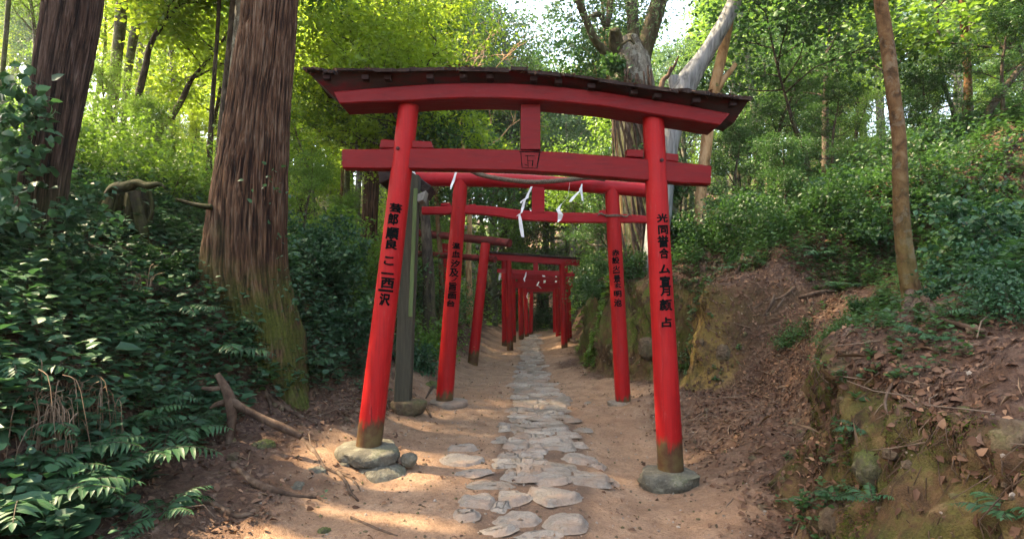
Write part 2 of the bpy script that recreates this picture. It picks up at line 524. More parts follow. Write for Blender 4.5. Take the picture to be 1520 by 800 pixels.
def relief(x, y):
    """height, path mask, face mask"""
    x = np.asarray(x, float); y = np.asarray(y, float)
    wob = fbm(x * .8, y * .8, 3.1, 3) * .16
    # right bank
    d = x - foot_r(y) + wob
    w = np.interp(y, [0, 3.9, 4.4, 6.2, 6.6, 7.8, 8.3, 10.5, 13, 40], [.42, .42, 1.1, 1.2, .38, .42, .5, .45, .9, 1.5])
    H = np.interp(y, [0, 3, 4.3, 6, 7, 8.5, 10, 14, 40], [.82, .84, .88, 1.0, 1.32, 1.5, 1.55, 1.3, 1.5])
    sl = np.interp(y, [0, 3, 4.5, 7, 10, 15, 40], [.50, .48, .40, .50, .42, .4, .3])
    cap = lambda t, m: m * np.tanh(t / m)
    zr = H * sstep(0, 1, d / w) * (1 + .10 * fbm(x * 1.7, y * 1.7, 7)) + cap(sl * np.maximum(d - w * .8, 0), 11)
    # gentle apron before the wall
    ap = np.interp(y, [0, 3, 4.4, 6, 8, 40], [.05, .05, .18, .30, .12, .1])
    zr = zr + ap * sstep(-1.0, .1, d)
    # left bank
    dl = foot_l(y) - x + wob
    wl = np.interp(y, [0, 4, 6, 9, 14, 40], [1.15, 1.1, .95, .9, 1.1, 1.5])
    Hl = np.interp(y, [0, 4, 6, 9, 14, 40], [.95, 1.1, 1.25, 1.15, 1.2, 1.5])
    sll = np.interp(y, [0, 4, 6, 10, 20, 40], [.45, .50, .48, .48, .42, .3])
    zl = Hl * sstep(0, 1, dl / wl) * (1 + .12 * fbm(x * 1.3, y * 1.3, 11)) + cap(sll * np.maximum(dl - wl * .8, 0), 12)
    # litter slope between path and bank on the left
    gl = np.interp(y, [0, 3, 4.4, 6, 8, 12, 40], [.16, .2, .26, .34, .38, .3, .2])
    x0 = np.interp(y, [0, 3, 4.4, 6.8, 10, 14, 40], [-1.0, -1.0, -.75, -.75, -.65, -.1, -.1])
    zl = zl + gl * sstep(0, 1, (x0 - x) / np.maximum(x0 - foot_l(y), .3))
    z = zr + zl
    # far end of the hollow rises and closes
    z = z + 5.5 * sstep(25, 46, y) + 9 * sstep(40, 120, np.hypot(x, y))
    z = z - .10 * sstep(15, 22, y)
    # worn, slightly sunken walking line
    c = np.interp(y, [3, 4, 5.4, 7, 9, 11, 14, 20], [.08, .2, .3, .33, .33, .4, .5, .65])
    z = z - .035 * np.exp(-((x - c) / .8) ** 2)
    z = z - .14 * sstep(.35, 1.1, x) * sstep(2.4, 1.7, x) * sstep(6.8, 5.2, y)
    pm = sstep(.35, -.35, (x - foot_r(y)) + .55 * fbm(x * 2.2, y * 2.2, 5) + .1)
    pl = sstep(.5, -.3, (x0 - .45 - x) + .6 * fbm(x * 2.0, y * 2.0, 9))
    pm = pm * pl
    apr = np.interp(y, [0, 3.6, 4.3, 6.2, 6.9, 40], [0, 0, .75, .75, 0, 0]) * sstep(1.3, 1.8, x)
    pm = pm * (1 - apr)
    t = d / w
    face = sstep(-.05, .12, t) * sstep(1.15, .8, t) * np.interp(y, [0, 3.9, 4.4, 6.2, 6.6, 10.5, 14, 16], [1, 1, .12, .12, 1, 1, .4, 0])
    nz = fbm(x * 1.3, y * 1.3, 2, 4) * .06 * (1 - pm) + fbm(x * 4, y * 4, 8, 4) * (.012 + .035 * (1 - pm))
    nz = nz + vn(x * 16, y * 16, 1) * (.003 + .012 * (1 - pm)) + fbm(x * 7, y * 7, 5, 3) * (.008 + .020 * (1 - pm)) - np.abs(vn(x * 6, y * 6, 9)) * .03 * (1 - pm) + vn(x * 40, y * 40, 4) * .0022
    return z + nz, pm, face


def gz(x, y):
    return float(relief(np.array([x]), np.array([y]))[0][0])


def axis(knots):
    """knots: (position, spacing) -> coordinates with smoothly varying spacing"""
    out = [knots[0][0]]
    ks = np.array(knots, float)
    while out[-1] < ks[-1, 0]:
        out.append(out[-1] + np.interp(out[-1], ks[:, 0], ks[:, 1]))
    return np.array(out)


gxs = axis([(-260, 9), (-60, 3), (-16, .5), (-7, .12), (-4, .04), (-3, .028), (3, .028), (4.5, .04), (8, .12), (18, .5), (60, 3), (260, 9)])
gys = axis([(-80, 8), (-10, 1.5), (0, .2), (2, .026), (7, .030), (11, .06), (20, .16), (34, .5), (70, 3), (300, 9)])
GX, GY = np.meshgrid(gxs, gys)
GZ, GP, GF = relief(GX, GY)
# overhangs, ledges and rills on the cut faces push the skin sideways
led = fbm(GX * 1.5, GY * 2.6, GZ * 3.4, 4)
rill = fbm(GX * 1.2, GY * 9, GZ * 1.6, 4)
push = GF * (led * .20 + rill * .10 + fbm(GX * 4, GY * 5.5, GZ * 7, 4) * .10 + vn(GX * 13, GY * 16, GZ * 22) * .028 + vn(GX * 27, GY * 30, GZ * 40) * .014 - np.abs(vn(GX * 3, GY * 4.5, GZ * 5)) * .07)
WX = GX - push
WZ = GZ + GF * fbm(GX * 5, GY * 5, GZ * 6, 3) * .05
ny_, nx_ = GX.shape
V = np.stack([WX, GY, WZ], -1).reshape(-1, 3)
i, j = np.meshgrid(np.arange(ny_ - 1), np.arange(nx_ - 1), indexing='ij')
Q = np.stack([i * nx_ + j, i * nx_ + j + 1, (i + 1) * nx_ + j + 1, (i + 1) * nx_ + j], -1).reshape(-1, 4)
gme = mesh_np('ground', V, Q)
mossw = GF * np.interp(GY, [0, 3.9, 6.4, 7.5, 8.3, 9, 14], [.75, .7, .3, .5, 1, 1, 1]) * sstep(-.35, .5, fbm(GX * .9, GY * .9, GZ * 1.5, 3) + .35)
for nm, arr in (('path', GP), ('face', np.clip(GF, 0, 1)), ('moss', np.clip(mossw, 0, 1)), ('ochre', np.clip(sstep(.0, .3, GF) * np.interp(GY, [5.9, 6.3, 7.0, 7.7], [0, 1, .8, 0]) * (GX > 0) * sstep(2.75, 2.35, GX) * .75, 0, 1)), ('strip', sstep(1.12, .8, np.abs(GX - np.interp(GY, [3, 4, 5.4, 7, 9, 11, 14, 20], [.06, .20, .30, .33, .33, .4, .5, .65])) / np.interp(GY, [3, 4, 5.4, 7, 10, 14, 20], [.36, .42, .43, .36, .28, .28, .3])))):  # 'ochre' masks clay colour plus painted sunlight on the right outcrop
    at = gme.attributes.new(nm, 'FLOAT', 'POINT')
    at.data.foreach_set('value', arr.ravel().astype(np.float32))
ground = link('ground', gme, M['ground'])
tag(ground, 'reddish brown earth of the sunken path and its banks', kind='structure')
# grid normals, for scattering
gN = norm(np.cross(np.stack(np.gradient(np.stack([WX, GY, WZ], -1), axis=1), 0), np.stack(np.gradient(np.stack([WX, GY, WZ], -1), axis=0), 0)))
GA = np.outer(np.gradient(gys), np.gradient(gxs)) / np.clip(gN[..., 2], .25, 1)


def visible_mask(x, y, z, m=1.15):
    yy = np.maximum(y, .3)
    u = np.abs(x / yy); v = (z - CAM_Z) / yy
    return (y > 1.7) & (u < .95 * m + .25 / yy) & (v > -.47 * m - .2 / yy) & (v < .60)


def scatter(rng, n, weight):
    """n random points on the ground, with normals, by weight * area"""
    w = (weight * GA).ravel(); w = w / w.sum()
    k = rng.choice(len(w), n, p=w)
    a, b = np.unravel_index(k, GX.shape)
    a2 = np.minimum(a + 1, ny_ - 1); b2 = np.minimum(b + 1, nx_ - 1)
    u = rng.random(n)[:, None]; v = rng.random(n)[:, None]
    PT = np.stack([WX, GY, WZ], -1)
    p = PT[a, b] * (1 - u) * (1 - v) + PT[a2, b] * u * (1 - v) + PT[a, b2] * (1 - u) * v + PT[a2, b2] * u * v
    return p, gN[a, b]


VIS = visible_mask(WX, GY, WZ)
PT_FLAT = None


# ------------------------------------------------------------------ rocks and stones
def rock_mesh(name, rx, ry, rz, seed, sub=4, rough=.22, flat=None):
    bm = bmesh.new(); bmesh.ops.create_icosphere(bm, subdivisions=sub, radius=1)
    V = np.array([v.co[:] for v in bm.verts])
    n1 = fbm(V[:, 0] * 1.1 + seed, V[:, 1] * 1.1, V[:, 2] * 1.1, 4)
    V0 = V.copy()
    cell = fbm(V[:, 0] * 2.0 + seed * 2, V[:, 1] * 2.0, V[:, 2] * 2.0 + 5, 5)
    V = V * (1 + rough * n1 + rough * 1.1 * (np.abs(cell) - .3))[:, None]
    pw = .78
    V = V * (1 + .045 * fbm(V0[:, 0] * 6, V0[:, 1] * 6 + seed, V0[:, 2] * 6, 3) - .07 * np.maximum(0, .25 - np.abs(vn(V0[:, 0] * 1.8 + seed, V0[:, 1] * 1.8, V0[:, 2] * 3))))[:, None]
    V = np.sign(V) * np.abs(V) ** pw
    V = V * np.array([rx, ry, rz])
    if flat is not None: V[:, 2] = np.where(V[:, 2] > flat, flat + (V[:, 2] - flat) * .18, V[:, 2])
    for v, c in zip(bm.verts, V): v.co = c
    for f in bm.faces: f.smooth = True
    me = bpy.data.meshes.new(name); bm.to_mesh(me); bm.free()
    return me


def place_rock(name, px, py, Y, size, seed, mat, label, cat='rock', rz=0, flat=None, sink=0, group=None, world=None, rough=.22):
    p = Vector(world) if world is not None else P(px, py, Y)
    o = link(name, rock_mesh(name, *size, seed, rough=rough, flat=flat), M[mat])
    o.location = (p.x, p.y, p.z - sink); o.rotation_euler = (0, 0, rz)
    tag(o, label, cat, group)
    return o


def slab(mb, cx, cy, a, b, rot, rng, h=.03, n=26, z0=None, poly=None):
    """irregular worn flagstone following the ground; poly = outline in world x, y"""
    if poly is None:
        m = int(rng.integers(5, 8))
        th = np.sort((np.arange(m) + rng.uniform(-.32, .32, m)) / m * 2 * np.pi)
        rr = rng.uniform(.82, 1.18, m)
        c, s = math.cos(rot), math.sin(rot)
        x = a * rr * np.cos(th); y = b * rr * np.sin(th)
        poly = np.stack([cx + x * c - y * s, cy + x * s + y * c], -1)
    poly = np.asarray(poly, float); m = len(poly)
    # even samples along the outline, corners slightly rounded
    seg = np.linalg.norm(np.roll(poly, -1, 0) - poly, axis=1); L = np.concatenate([[0], np.cumsum(seg)])
    t = (np.arange(n) + rng.random()) / n * L[-1] % L[-1]
    q = np.vstack([poly, poly[:1]])
    o = np.stack([np.interp(t, L, q[:, 0]), np.interp(t, L, q[:, 1])], -1)
    o = o[np.argsort(t)]
    for _ in range(1): o = .5 * o + .25 * (np.roll(o, 1, 0) + np.roll(o, -1, 0))
    cc = o.mean(0); dv = o - cc; ln = np.linalg.norm(dv, axis=1, keepdims=True)
    o = cc + dv * (1 + .10 * vn(o[:, 0:1] * 11, o[:, 1:2] * 11, 3) + .05 * vn(o[:, 0:1] * 30, o[:, 1:2] * 30, 8))
    sz = float(ln.mean())
    rings = [(.03, -.10, 1), (.008, .1, 1), (0, .65, 1), (-.010, .92, 1), (-.03, 1.0, 1), (None, 1.0, .66), (None, 1.0, .33)]
    tx, ty = rng.normal(size=2) * .055
    V = []
    for off, z, k in rings:
        p_ = cc + (o - cc) * (k if off is None else np.maximum(1 + off / ln, .5))
        if off is None: p_ = cc + (o - cc) * k
        V.append(np.column_stack([p_, np.full(n, z * h)]))
    V.append(np.array([[cc[0], cc[1], h]])); V = np.concatenate(V)
    V[:, 2] += ((V[:, 0] - cc[0]) * tx + (V[:, 1] - cc[1]) * ty)
    g = relief(V[:, 0], V[:, 1])[0]; gc = relief(cc[:1], cc[1:])[0][0] if z0 is None else z0
    V[:, 2] += gc * .6 + g * .4
    up = np.concatenate([np.repeat([0, 0, .6, 1, 1, 1, 1], n), [1]])
    lay = fbm(V[:, 0] * 5 + cx * 9, V[:, 1] * 14, cy * 5, 3)
    step = np.round(lay * 3.2) / 3.2
    V[:, 2] += up * (step * .014 + lay * .012 + fbm(V[:, 0] * 34, V[:, 1] * 34, 1, 2) * .004)
    m = len(rings); Q = []
    for q_ in range(m - 1):
        for k in range(n):
            k2 = (k + 1) % n
            Q.append((q_ * n + k, q_ * n + k2, (q_ + 1) * n + k2, (q_ + 1) * n + k))
    T = [((m - 1) * n + k, (m - 1) * n + (k + 1) % n, m * n) for k in range(n)]
    mb.add(V, T, Q)


def ground_hit(px, py):
    """world point where the photo ray meets the ground"""
    Y = np.arange(1.8, 40, .02)
    pts = np.array([P(px, py, float(t)) for t in Y])
    z, _, _ = relief(pts[:, 0], pts[:, 1])
    k = np.argmax(pts[:, 2] < z)
    return Vector(pts[k])


# near stones one by one: px, py, half width px, half height px, rot, label
near = [
    (840, 778, 30, 17, .05, 'bulky grey path stone at the bottom right corner of the paved strip'),
    (825, 738, 32, 18, .2, 'rounded grey path stone on the right, behind the bulky corner stone'),
    (771, 774, 30, 13, .1, 'flat grey path stone at the very bottom, centre of the strip'),
    (712, 746, 22, 15, -.1, 'knobbly grey path stone at the left edge with bare earth beside it'),
    (690, 766, 15, 9, .9, 'small narrow stone slanting at the lower left edge of the path'),
    (757, 742, 24, 12, -.2, 'flat grey path stone between the knobbly one and the rounded one'),
    (686, 686, 27, 9, .02, 'detached flat stone lying left of the paved strip, the larger of two'),
    (703, 704, 26, 7, -.04, 'thin detached slab just below the larger loose stone on the left'),
    (683, 666, 20, 6, .1, 'small rough stone sunk in the earth above the two loose slabs'),
    (862, 684, 22, 9, .9, 'slanting stone on the right edge of the path by the right hand post'),
    (884, 692, 10, 6, .3, 'fist sized grey stone lying in bare earth beyond the right edge'),
    (735, 792, 26, 9, .0, 'half buried stone at the bottom left of the paved strip'),
    (804, 797, 28, 9, .1, 'worn stone cut off by the lower edge of the photograph'),
    (815, 715, 26, 8, .0, 'low dirt covered stone behind the rounded path stone'),
    (775, 712, 30, 8, .0, 'broad low stone in the middle of the path, dusty with earth'),
    (908, 716, 7, 5, .4, 'lone pebble sized stone on the bare earth right of the path'),
]
occupied = []
rs = np.random.default_rng(5)
for k, (px, py, hw, hh, rot, lab) in enumerate(near):
    p = ground_hit(px, py)
    a = hw / F * p.y * 1.12
    b = hh / F * p.y * p.y / 1.35 * .74
    mb = MB(); slab(mb, p.x, p.y, a, b, rot * .6, rs, h=.020 + .10 * min(a, b), n=44)
    zc = gz(p.x, p.y)
    o = mb.build('path_stone', M['path_stone'], origin=(p.x, p.y, zc))
    tag(o, lab, 'stone', 'loose stones at the near end of the stone path')
    occupied.append((p.x, p.y, a, b))

mb = MB()
rows = [2.35]
while rows[-1] < 21: rows.append(rows[-1] + rs.uniform(.10, .19) * np.interp(rows[-1], [3, 10, 20], [1.0, 1.15, 1.5]))
rowf = lambda k, x: rows[k] + .045 * vn(np.asarray(x) * 3.1, k * 7.7) + .02 * vn(np.asarray(x) * 9, k * 3.3)
for k in range(len(rows) - 1):
    y = rows[k]
    c = np.interp(y, [3, 4, 5.4, 7, 9, 11, 14, 20], [.06, .20, .30, .33, .33, .4, .5, .65])
    hw = np.interp(y, [3, 4, 5.4, 7, 10, 14, 20], [.32, .40, .40, .34, .25, .26, .3]) * rs.uniform(.8, 1.12)
    xs_ = [c - hw + rs.normal() * .06]
    while xs_[-1] < c + hw - .1: xs_.append(xs_[-1] + rs.uniform(.08, .34))
    for x0_, x1_ in zip(xs_[:-1], xs_[1:]):
        w = x1_ - x0_; cx = (x0_ + x1_) / 2; cy = y + .07
        if any(abs(cx - ox) < (oa * .9 + w * .38) and abs(cy - oy) < (ob * .9 + .045) for ox, oy, oa, ob in occupied) or rs.random() < .035: continue
        g_ = .006; j = lambda: rs.normal() * .018
        xm = [x0_ + g_ + j(), x0_ + w * .33, x0_ + w * .67, x1_ - g_ + j()]
        pol = [(x_, float(rowf(k, x_)) + g_) for x_ in xm] + [(x_ , float(rowf(k + 1, x_)) - g_) for x_ in [x1_ - g_ + j(), x0_ + w * .67, x0_ + w * .33, x0_ + g_ + j()]]
        slab(mb, cx, cy, 0, 0, 0, rs, h=rs.uniform(.008, .036), n=28, poly=pol)
sp = mb.build('stone_path', M['path_stone'])
tag(sp, 'worn paving of irregular grey flagstones running up the path', kind='structure')

# foundation stones of the gates
place_rock('foundation_stone', 549, 664, 4.40, (.25, .27, .10), 3, 'base_stone', 'wide greenish foundation stone under the left post of the big front gate', 'stone', .3, .05, .035, 'foundation stones under gate posts', rough=.30)
place_rock('foundation_stone', 566, 700, 4.22, (.19, .20, .12), 8, 'base_stone', 'sloping greenish stone leaning against the front of the left foundation stone', 'stone', 1.0, None, .06, rough=.16)
place_rock('foundation_stone', 607, 678, 4.3, (.06, .05, .05), 12, 'base_stone', 'small grey stone at the right foot of the left foundation stone', 'stone', .3, None, .02)
place_rock('foundation_stone', 990, 704, 4.36, (.24, .19, .13), 5, 'base_stone', 'mossy block of stone under the right post of the big front gate', 'stone', -.12, .055, .035, 'foundation stones under gate posts', rough=.30)
place_rock('foundation_stone', 665, 597, 6.78, (.24, .21, .09), 7, 'path_stone', 'flat grey foundation stone under the left post of the second gate', 'stone', .2, .04, .02, 'foundation stones under gate posts')
place_rock('foundation_stone', 926, 601, 6.8, (.20, .16, .09), 9, 'path_stone', 'low sunken foundation stone under the right post of the second gate', 'stone', .1, .04, -.005, 'foundation stones under gate posts')
place_rock('foundation_stone', 607, 596, 6.0, (.20, .16, .12), 15, 'bank_rock', 'dark foundation stone under the unpainted square post', 'stone', .6, .05, .04, 'foundation stones under gate posts')

# rocks in the banks
bank = [
    (962, 512, 8.1, (.18, .14, .2), 'bank_rock', 'tan boulder bulging from the bank between the two right hand posts'),
    (1068, 520, 6.9, (.16, .12, .15), 'bank_rock', 'pale boulder set in the lit earth face right of the big gate'),
    (1130, 757, 3.62, (.095, .07, .055), 'bank_rock', 'reddish loose rock on the path edge below the right bank'),
    (1180, 628, 3.75, (.07, .08, .10), 'bank_rock', 'small stone stuck high in the corner of the mossy right bank'),
    (1285, 690, 3.22, (.10, .10, .13), 'rock', 'pale mossy stone in the middle of the right bank face'),
    (1232, 770, 3.25, (.10, .10, .12), 'bank_rock', 'round brown stone at the foot of the right bank'),
    (1512, 655, 2.75, (.10, .12, .13), 'bank_rock', 'stone at the right edge of the photograph in the bank'),
    (1395, 418, 4.45, (.15, .13, .13), 'bank_rock', 'upper brown boulder stacked behind the thin trunk on the right'),
    (1400, 455, 4.35, (.14, .12, .09), 'bank_rock', 'lower brown boulder behind the thin trunk on the right'),
    (1445, 436, 4.3, (.12, .14, .16), 'bank_rock', 'boulder right of the two stacked ones, half under leaves'),
    (468, 700, 3.75, (.10, .08, .05), 'base_stone', 'green stained stone among roots on the left earth slope'),
    (440, 722, 3.6, (.075, .06, .04), 'base_stone', 'flat green stone beside the roots, lower left of the slope'),
    (392, 660, 3.95, (.07, .08, .06), 'rock', 'small angular stone below the twisted root on the left'),
    (478, 790, 3.02, (.05, .05, .045), 'rock', 'grey stone poking out at the bottom left of the path'),
    (510, 690, 4.0, (.07, .05, .035), 'base_stone', 'thin grey slab on the slope just left of the foundation stones'),
    (873, 598, 6.3, (.10, .05, .03), 'path_stone', 'low stone right of the paved strip beside the second gate'),
    (640, 574, 7.2, (.12, .12, .12), 'rock', 'dark rock at the foot of the left bank behind the second gate'),
]
for k, (px, py, Y, sz, mt, lab) in enumerate(bank):
    p = ground_hit(px, py)
    if abs(p.y - Y) > 1.2: p = P(px, py, Y)
    sz = tuple(q * .8 for q in sz)
    rk = place_rock('rock', 0, 0, 0, sz, 20 + k * 1.7, mt, lab, 'rock', k * .7, world=(p.x + (.55 * sz[0] if px > 1000 else 0), p.y + .3 * sz[1], p.z), sink=.35 * sz[2], rough=.42)
# ------------------------------------------------------------------ gates
def loft(mb, secs, closed_caps=True):
    """secs: (n, k, 3) rings of k corners"""
    S = np.asarray(secs, float); n, k, _ = S.shape
    i, j = np.meshgrid(np.arange(n - 1), np.arange(k), indexing='ij'); j2 = (j + 1) % k
    Q = np.stack([i * k + j, (i + 1) * k + j, (i + 1) * k + j2, i * k + j2], -1).reshape(-1, 4)
    V = S.reshape(-1, 3)
    if closed_caps:
        if k == 4:
            Q = np.vstack([Q, [[0, 1, 2, 3]], [[(n - 1) * k + 3, (n - 1) * k + 2, (n - 1) * k + 1, (n - 1) * k]]])
            mb.add(V, None, Q)
        else:
            c0 = S[0].mean(0); c1 = S[-1].mean(0)
            V = np.vstack([V, c0, c1]); a = n * k
            T = [(a, q, (q + 1) % k) for q in range(k)] + [(a + 1, (n - 1) * k + (q + 1) % k, (n - 1) * k + q) for q in range(k)]
            mb.add(V, T, Q)
    else:
        mb.add(V, None, Q)


def box_profile(hd, zt, zb, bev=.008):
    """8-corner bevelled rectangle in (depth, z)"""
    b = bev
    return [(-hd + b, zb), (hd - b, zb), (hd, zb + b), (hd, zt - b), (hd - b, zt), (-hd + b, zt), (-hd, zt - b), (-hd, zb + b)]


def beam_px(top, bot, Y, hd, n=60, bev=.009, wob=.003, seed=0, hd_top=None):
    """beam from photo outlines top/bot [(px,py)..] of its front face, at distance Y, half depth hd"""
    T = resample(np.array(top, float), n); B = resample(np.array(bot, float), n)
    secs = []
    for q in range(n):
        pt = P(T[q, 0], T[q, 1], Y); pb = P(B[q, 0], B[q, 1], Y)
        ht = hd_top or hd
        w = vn(q * .35, seed, 0.) * wob
        pr = []
        for dep, t in [(-hd + bev, 0), (hd - bev, 0), (hd, bev), (ht, 1 - bev), (ht - bev, 1), (-ht + bev, 1), (-ht, 1 - bev), (-hd, bev)]:
            H = (pt - pb).length
            if 0 < t < 1: t = bev / H if t == bev else 1 - bev / H
            c = pb.lerp(pt, t)
            pr.append((c.x, Y + hd + dep + w, c.z + w))
        secs.append(pr)
    return np.array(secs)


def crisp(o, ang=35):
    me = o.data
    me.polygons.foreach_set('use_smooth', np.ones(len(me.polygons), bool))
    me.set_sharp_from_angle(angle=R(ang))
    return o


def post(root, base, top, r0, r1, mat, name='post', seed=0, below=.06, kink=.002):
    base = Vector(base); top = Vector(top)
    b2 = base + (base - top).normalized() * below
    mb = MB()
    n = 44
    t = np.linspace(0, 1, n)
    C = np.array(b2)[None] * (1 - t[:, None]) + np.array(top)[None] * t[:, None]
    C[:, 0] += vn(t * 3.1, seed) * kink; C[:, 1] += vn(t * 3.1, seed + 40) * kink
    r = r0 * (1 - t) + r1 * t + vn(t * 5, seed + 9) * .001

    def disp(th, Cc, rr):
        z = Cc[:, 2:3]
        return rr * (1 + .006 * vn(np.cos(th) * 2 + seed, np.sin(th) * 2, z * 1.2) + .003 * vn(np.cos(th) * 9, np.sin(th) * 9 + seed, z * 2))
    tube(mb, C, r, 40, disp=disp)
    o = mb.build(name, mat, root, origin=tuple(base))
    crisp(o, 50)
    return o, base, top


def glyphs(parent, base, top, r0, r1, chars, name='lettering', weight=.012, out=.003, facing=None, fat=.0):
    """brush characters wrapped on a round post. chars: (char, px, py of centre, height px, width px, Y)"""
    base = Vector(base); top = Vector(top); ax = (top - base)
    L = ax.length; ax.normalize()
    mid = (base + top) / 2
    view = (Vector((0, 0, CAM_Z)) - mid); view = (view - ax * view.dot(ax)).normalized()
    if facing: view = (Matrix.Rotation(facing, 3, ax) @ view).normalized()
    side = ax.cross(view).normalized() * -1
    if side.x < 0: side = -side
    V = []; Fs = []; n0 = 0
    for ch, px, py, hp, wp, Y in chars:
        c = bpy.data.curves.new('brush', 'FONT'); c.body = ch; c.size = 1; c.resolution_u = 3; c.offset = weight
        t = bpy.data.objects.new('brush', c); COL.objects.link(t)
        me = bpy.data.meshes.new_from_object(t.evaluated_get(bpy.context.evaluated_depsgraph_get()))
        bpy.data.objects.remove(t); bpy.data.curves.remove(c)
        bm = bmesh.new(); bm.from_mesh(me); bpy.data.meshes.remove(me)
        if not bm.verts: bm.free(); continue
        xs = [v.co.x for v in bm.verts]; ys = [v.co.y for v in bm.verts]
        x0, x1, y0, y1 = min(xs), max(xs), min(ys), max(ys)
        w_ = hp / F * Y; ww = wp / F * Y
        for v in bm.verts:
            u = (v.co.x - (x0 + x1) / 2) / max(x1 - x0, 1e-3) * ww
            q = (v.co.y - (y0 + y1) / 2) / max(y1 - y0, 1e-3) * w_
            u += vn(v.co.x * 7, v.co.y * 7, px) * .0022; q += vn(v.co.x * 7, v.co.y * 7 + 9, px) * .0022
            v.co = (float(u), float(q), 0)
        for _ in range(4):
            long = [e for e in bm.edges if abs(e.verts[0].co.x - e.verts[1].co.x) > .012]
            if not long: break
            bmesh.ops.subdivide_edges(bm, edges=long, cuts=1)
        bmesh.ops.triangulate(bm, faces=bm.faces[:])
        pc = P(px, py, Y)
        s = (pc - base).dot(ax)
        for v in bm.verts:
            h = s + v.co.y
            r = (r0 + (r1 - r0) * h / L) * 1.012 + out
            pcx = (pc - (base + ax * s)).dot(side)
            a = (v.co.x + pcx) / r
            v.co = base + ax * h + (view * math.cos(a) + side * math.sin(a)) * r
        bm.verts.index_update()
        # the brush is broader than the font: overlay slightly shifted strokes
        for kx, ky, kd in ((0, 0, 0), (1, 0, 1), (-1, 0, 2), (0, 1, 3), (0, -1, 4), (.7, .7, 5), (-.7, -.7, 6)):
            if fat == 0 and kd: break
            sh = side * (kx * fat * ww) + ax * (ky * fat * w_) + view * (kd * .00025)
            V += [tuple(v.co + sh) for v in bm.verts]; Fs += [[v.index + n0 for v in f.verts] for f in bm.faces]; n0 += len(bm.verts)
        bm.free()
    mb = MB(); mb.add(np.array(V), np.array(Fs))
    o = mb.build(name, M['ink'], parent, origin=tuple(base), smooth=False)
    return o


# ---- front gate
Y1 = 4.40
g1 = empty('torii_gate', (P(770, 680, Y1).x, Y1, 0))
tag(g1, 'big front red gate with square beams, mossy boarded top and black lettering', 'gate', 'red wooden gates along the path')
bl, tl = P(548, 658, Y1), P(608, 150, Y1)
br, tr = P(995, 690, Y1), P(969, 174, Y1)
r0, r1 = .102, .083
pl_, _, _ = post(g1, bl, tl, r0, r1, M['red_post'], seed=1)
pr_, _, _ = post(g1, br, tr, r0, r1 + .003, M['red_post'], seed=2)
pl_['label'] = 'left post leaning inward, black lettering down its face'
pr_['label'] = 'right post with a long crack and black lettering'


def colchars(s, pts, hw, Y):
    out = []
    for ch, (px, py), (h, w) in zip(s, pts, hw): out.append((ch, px, py, h, w, Y))
    return out


glyphs(pl_, bl, tl, r0, r1, colchars('芸郎順良こ一西一沢',
       [(587, 311), (583, 327), (582, 348), (581, 364), (577, 388), (575, 406), (575, 420), (572, 431), (571, 444)],
       [(13, 18), (17, 15), (17, 19), (14, 17), (12, 14), (2.6, 18), (15, 19), (3, 22), (17, 15)], Y1), weight=.012, fat=.034)
glyphs(pr_, br, tr, r0, r1, colchars('光同誉合ム宣月顔占',
       [(984, 326), (985, 343), (985, 360), (986, 377), (987, 400), (988, 418), (988, 432), (989, 452), (990, 477)],
       [(12, 17), (13, 15), (17, 17), (15, 14), (13, 17), (16, 16), (14, 14), (16, 19), (14, 15)], Y1), weight=.012, fat=.034)

# knots where the peg of the tie beam shows
for po, (px, py) in ((pl_, (594, 225)), (pr_, (978, 242))):
    p = P(px, py, Y1); mb = MB()
    k = link('knot', rock_mesh('knot', .016, .008, .015, px, 3), M['hole'], po)
    k.location = Vector((p.x, p.y - .091, p.z)) - parent_loc(po)
    fl = MB(); tube(fl, [p + Vector((0, -.095, 0)), p + Vector((0, -.0905, 0))], [.006, .028], 14)

# tie beam: passes through both posts
top = [(508, 222), (640, 220), (780, 223), (900, 231), (990, 239), (1056, 246)]
bot = [(508, 250), (640, 251), (780, 254), (900, 263), (990, 270), (1055, 274)]
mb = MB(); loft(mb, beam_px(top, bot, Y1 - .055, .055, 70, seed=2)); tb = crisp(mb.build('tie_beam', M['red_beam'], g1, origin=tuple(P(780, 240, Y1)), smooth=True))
# wedges each side of each post on the tie beam
for a, b, c, d in (((566, 207), (590, 208), (592, 220), (563, 220)), ((612, 209), (640, 210), (643, 220), (612, 220)),
                   ((931, 222), (955, 222), (955, 234), (931, 233)), ((986, 227), (1007, 229), (1007, 240), (986, 239))):
    mb = MB(); loft(mb, beam_px([a, b], [d, c], Y1 - .045, .045, 4, .006))
    crisp(mb.build('wedge', M['red_beam'], g1, origin=tuple(P(a[0], a[1], Y1))))
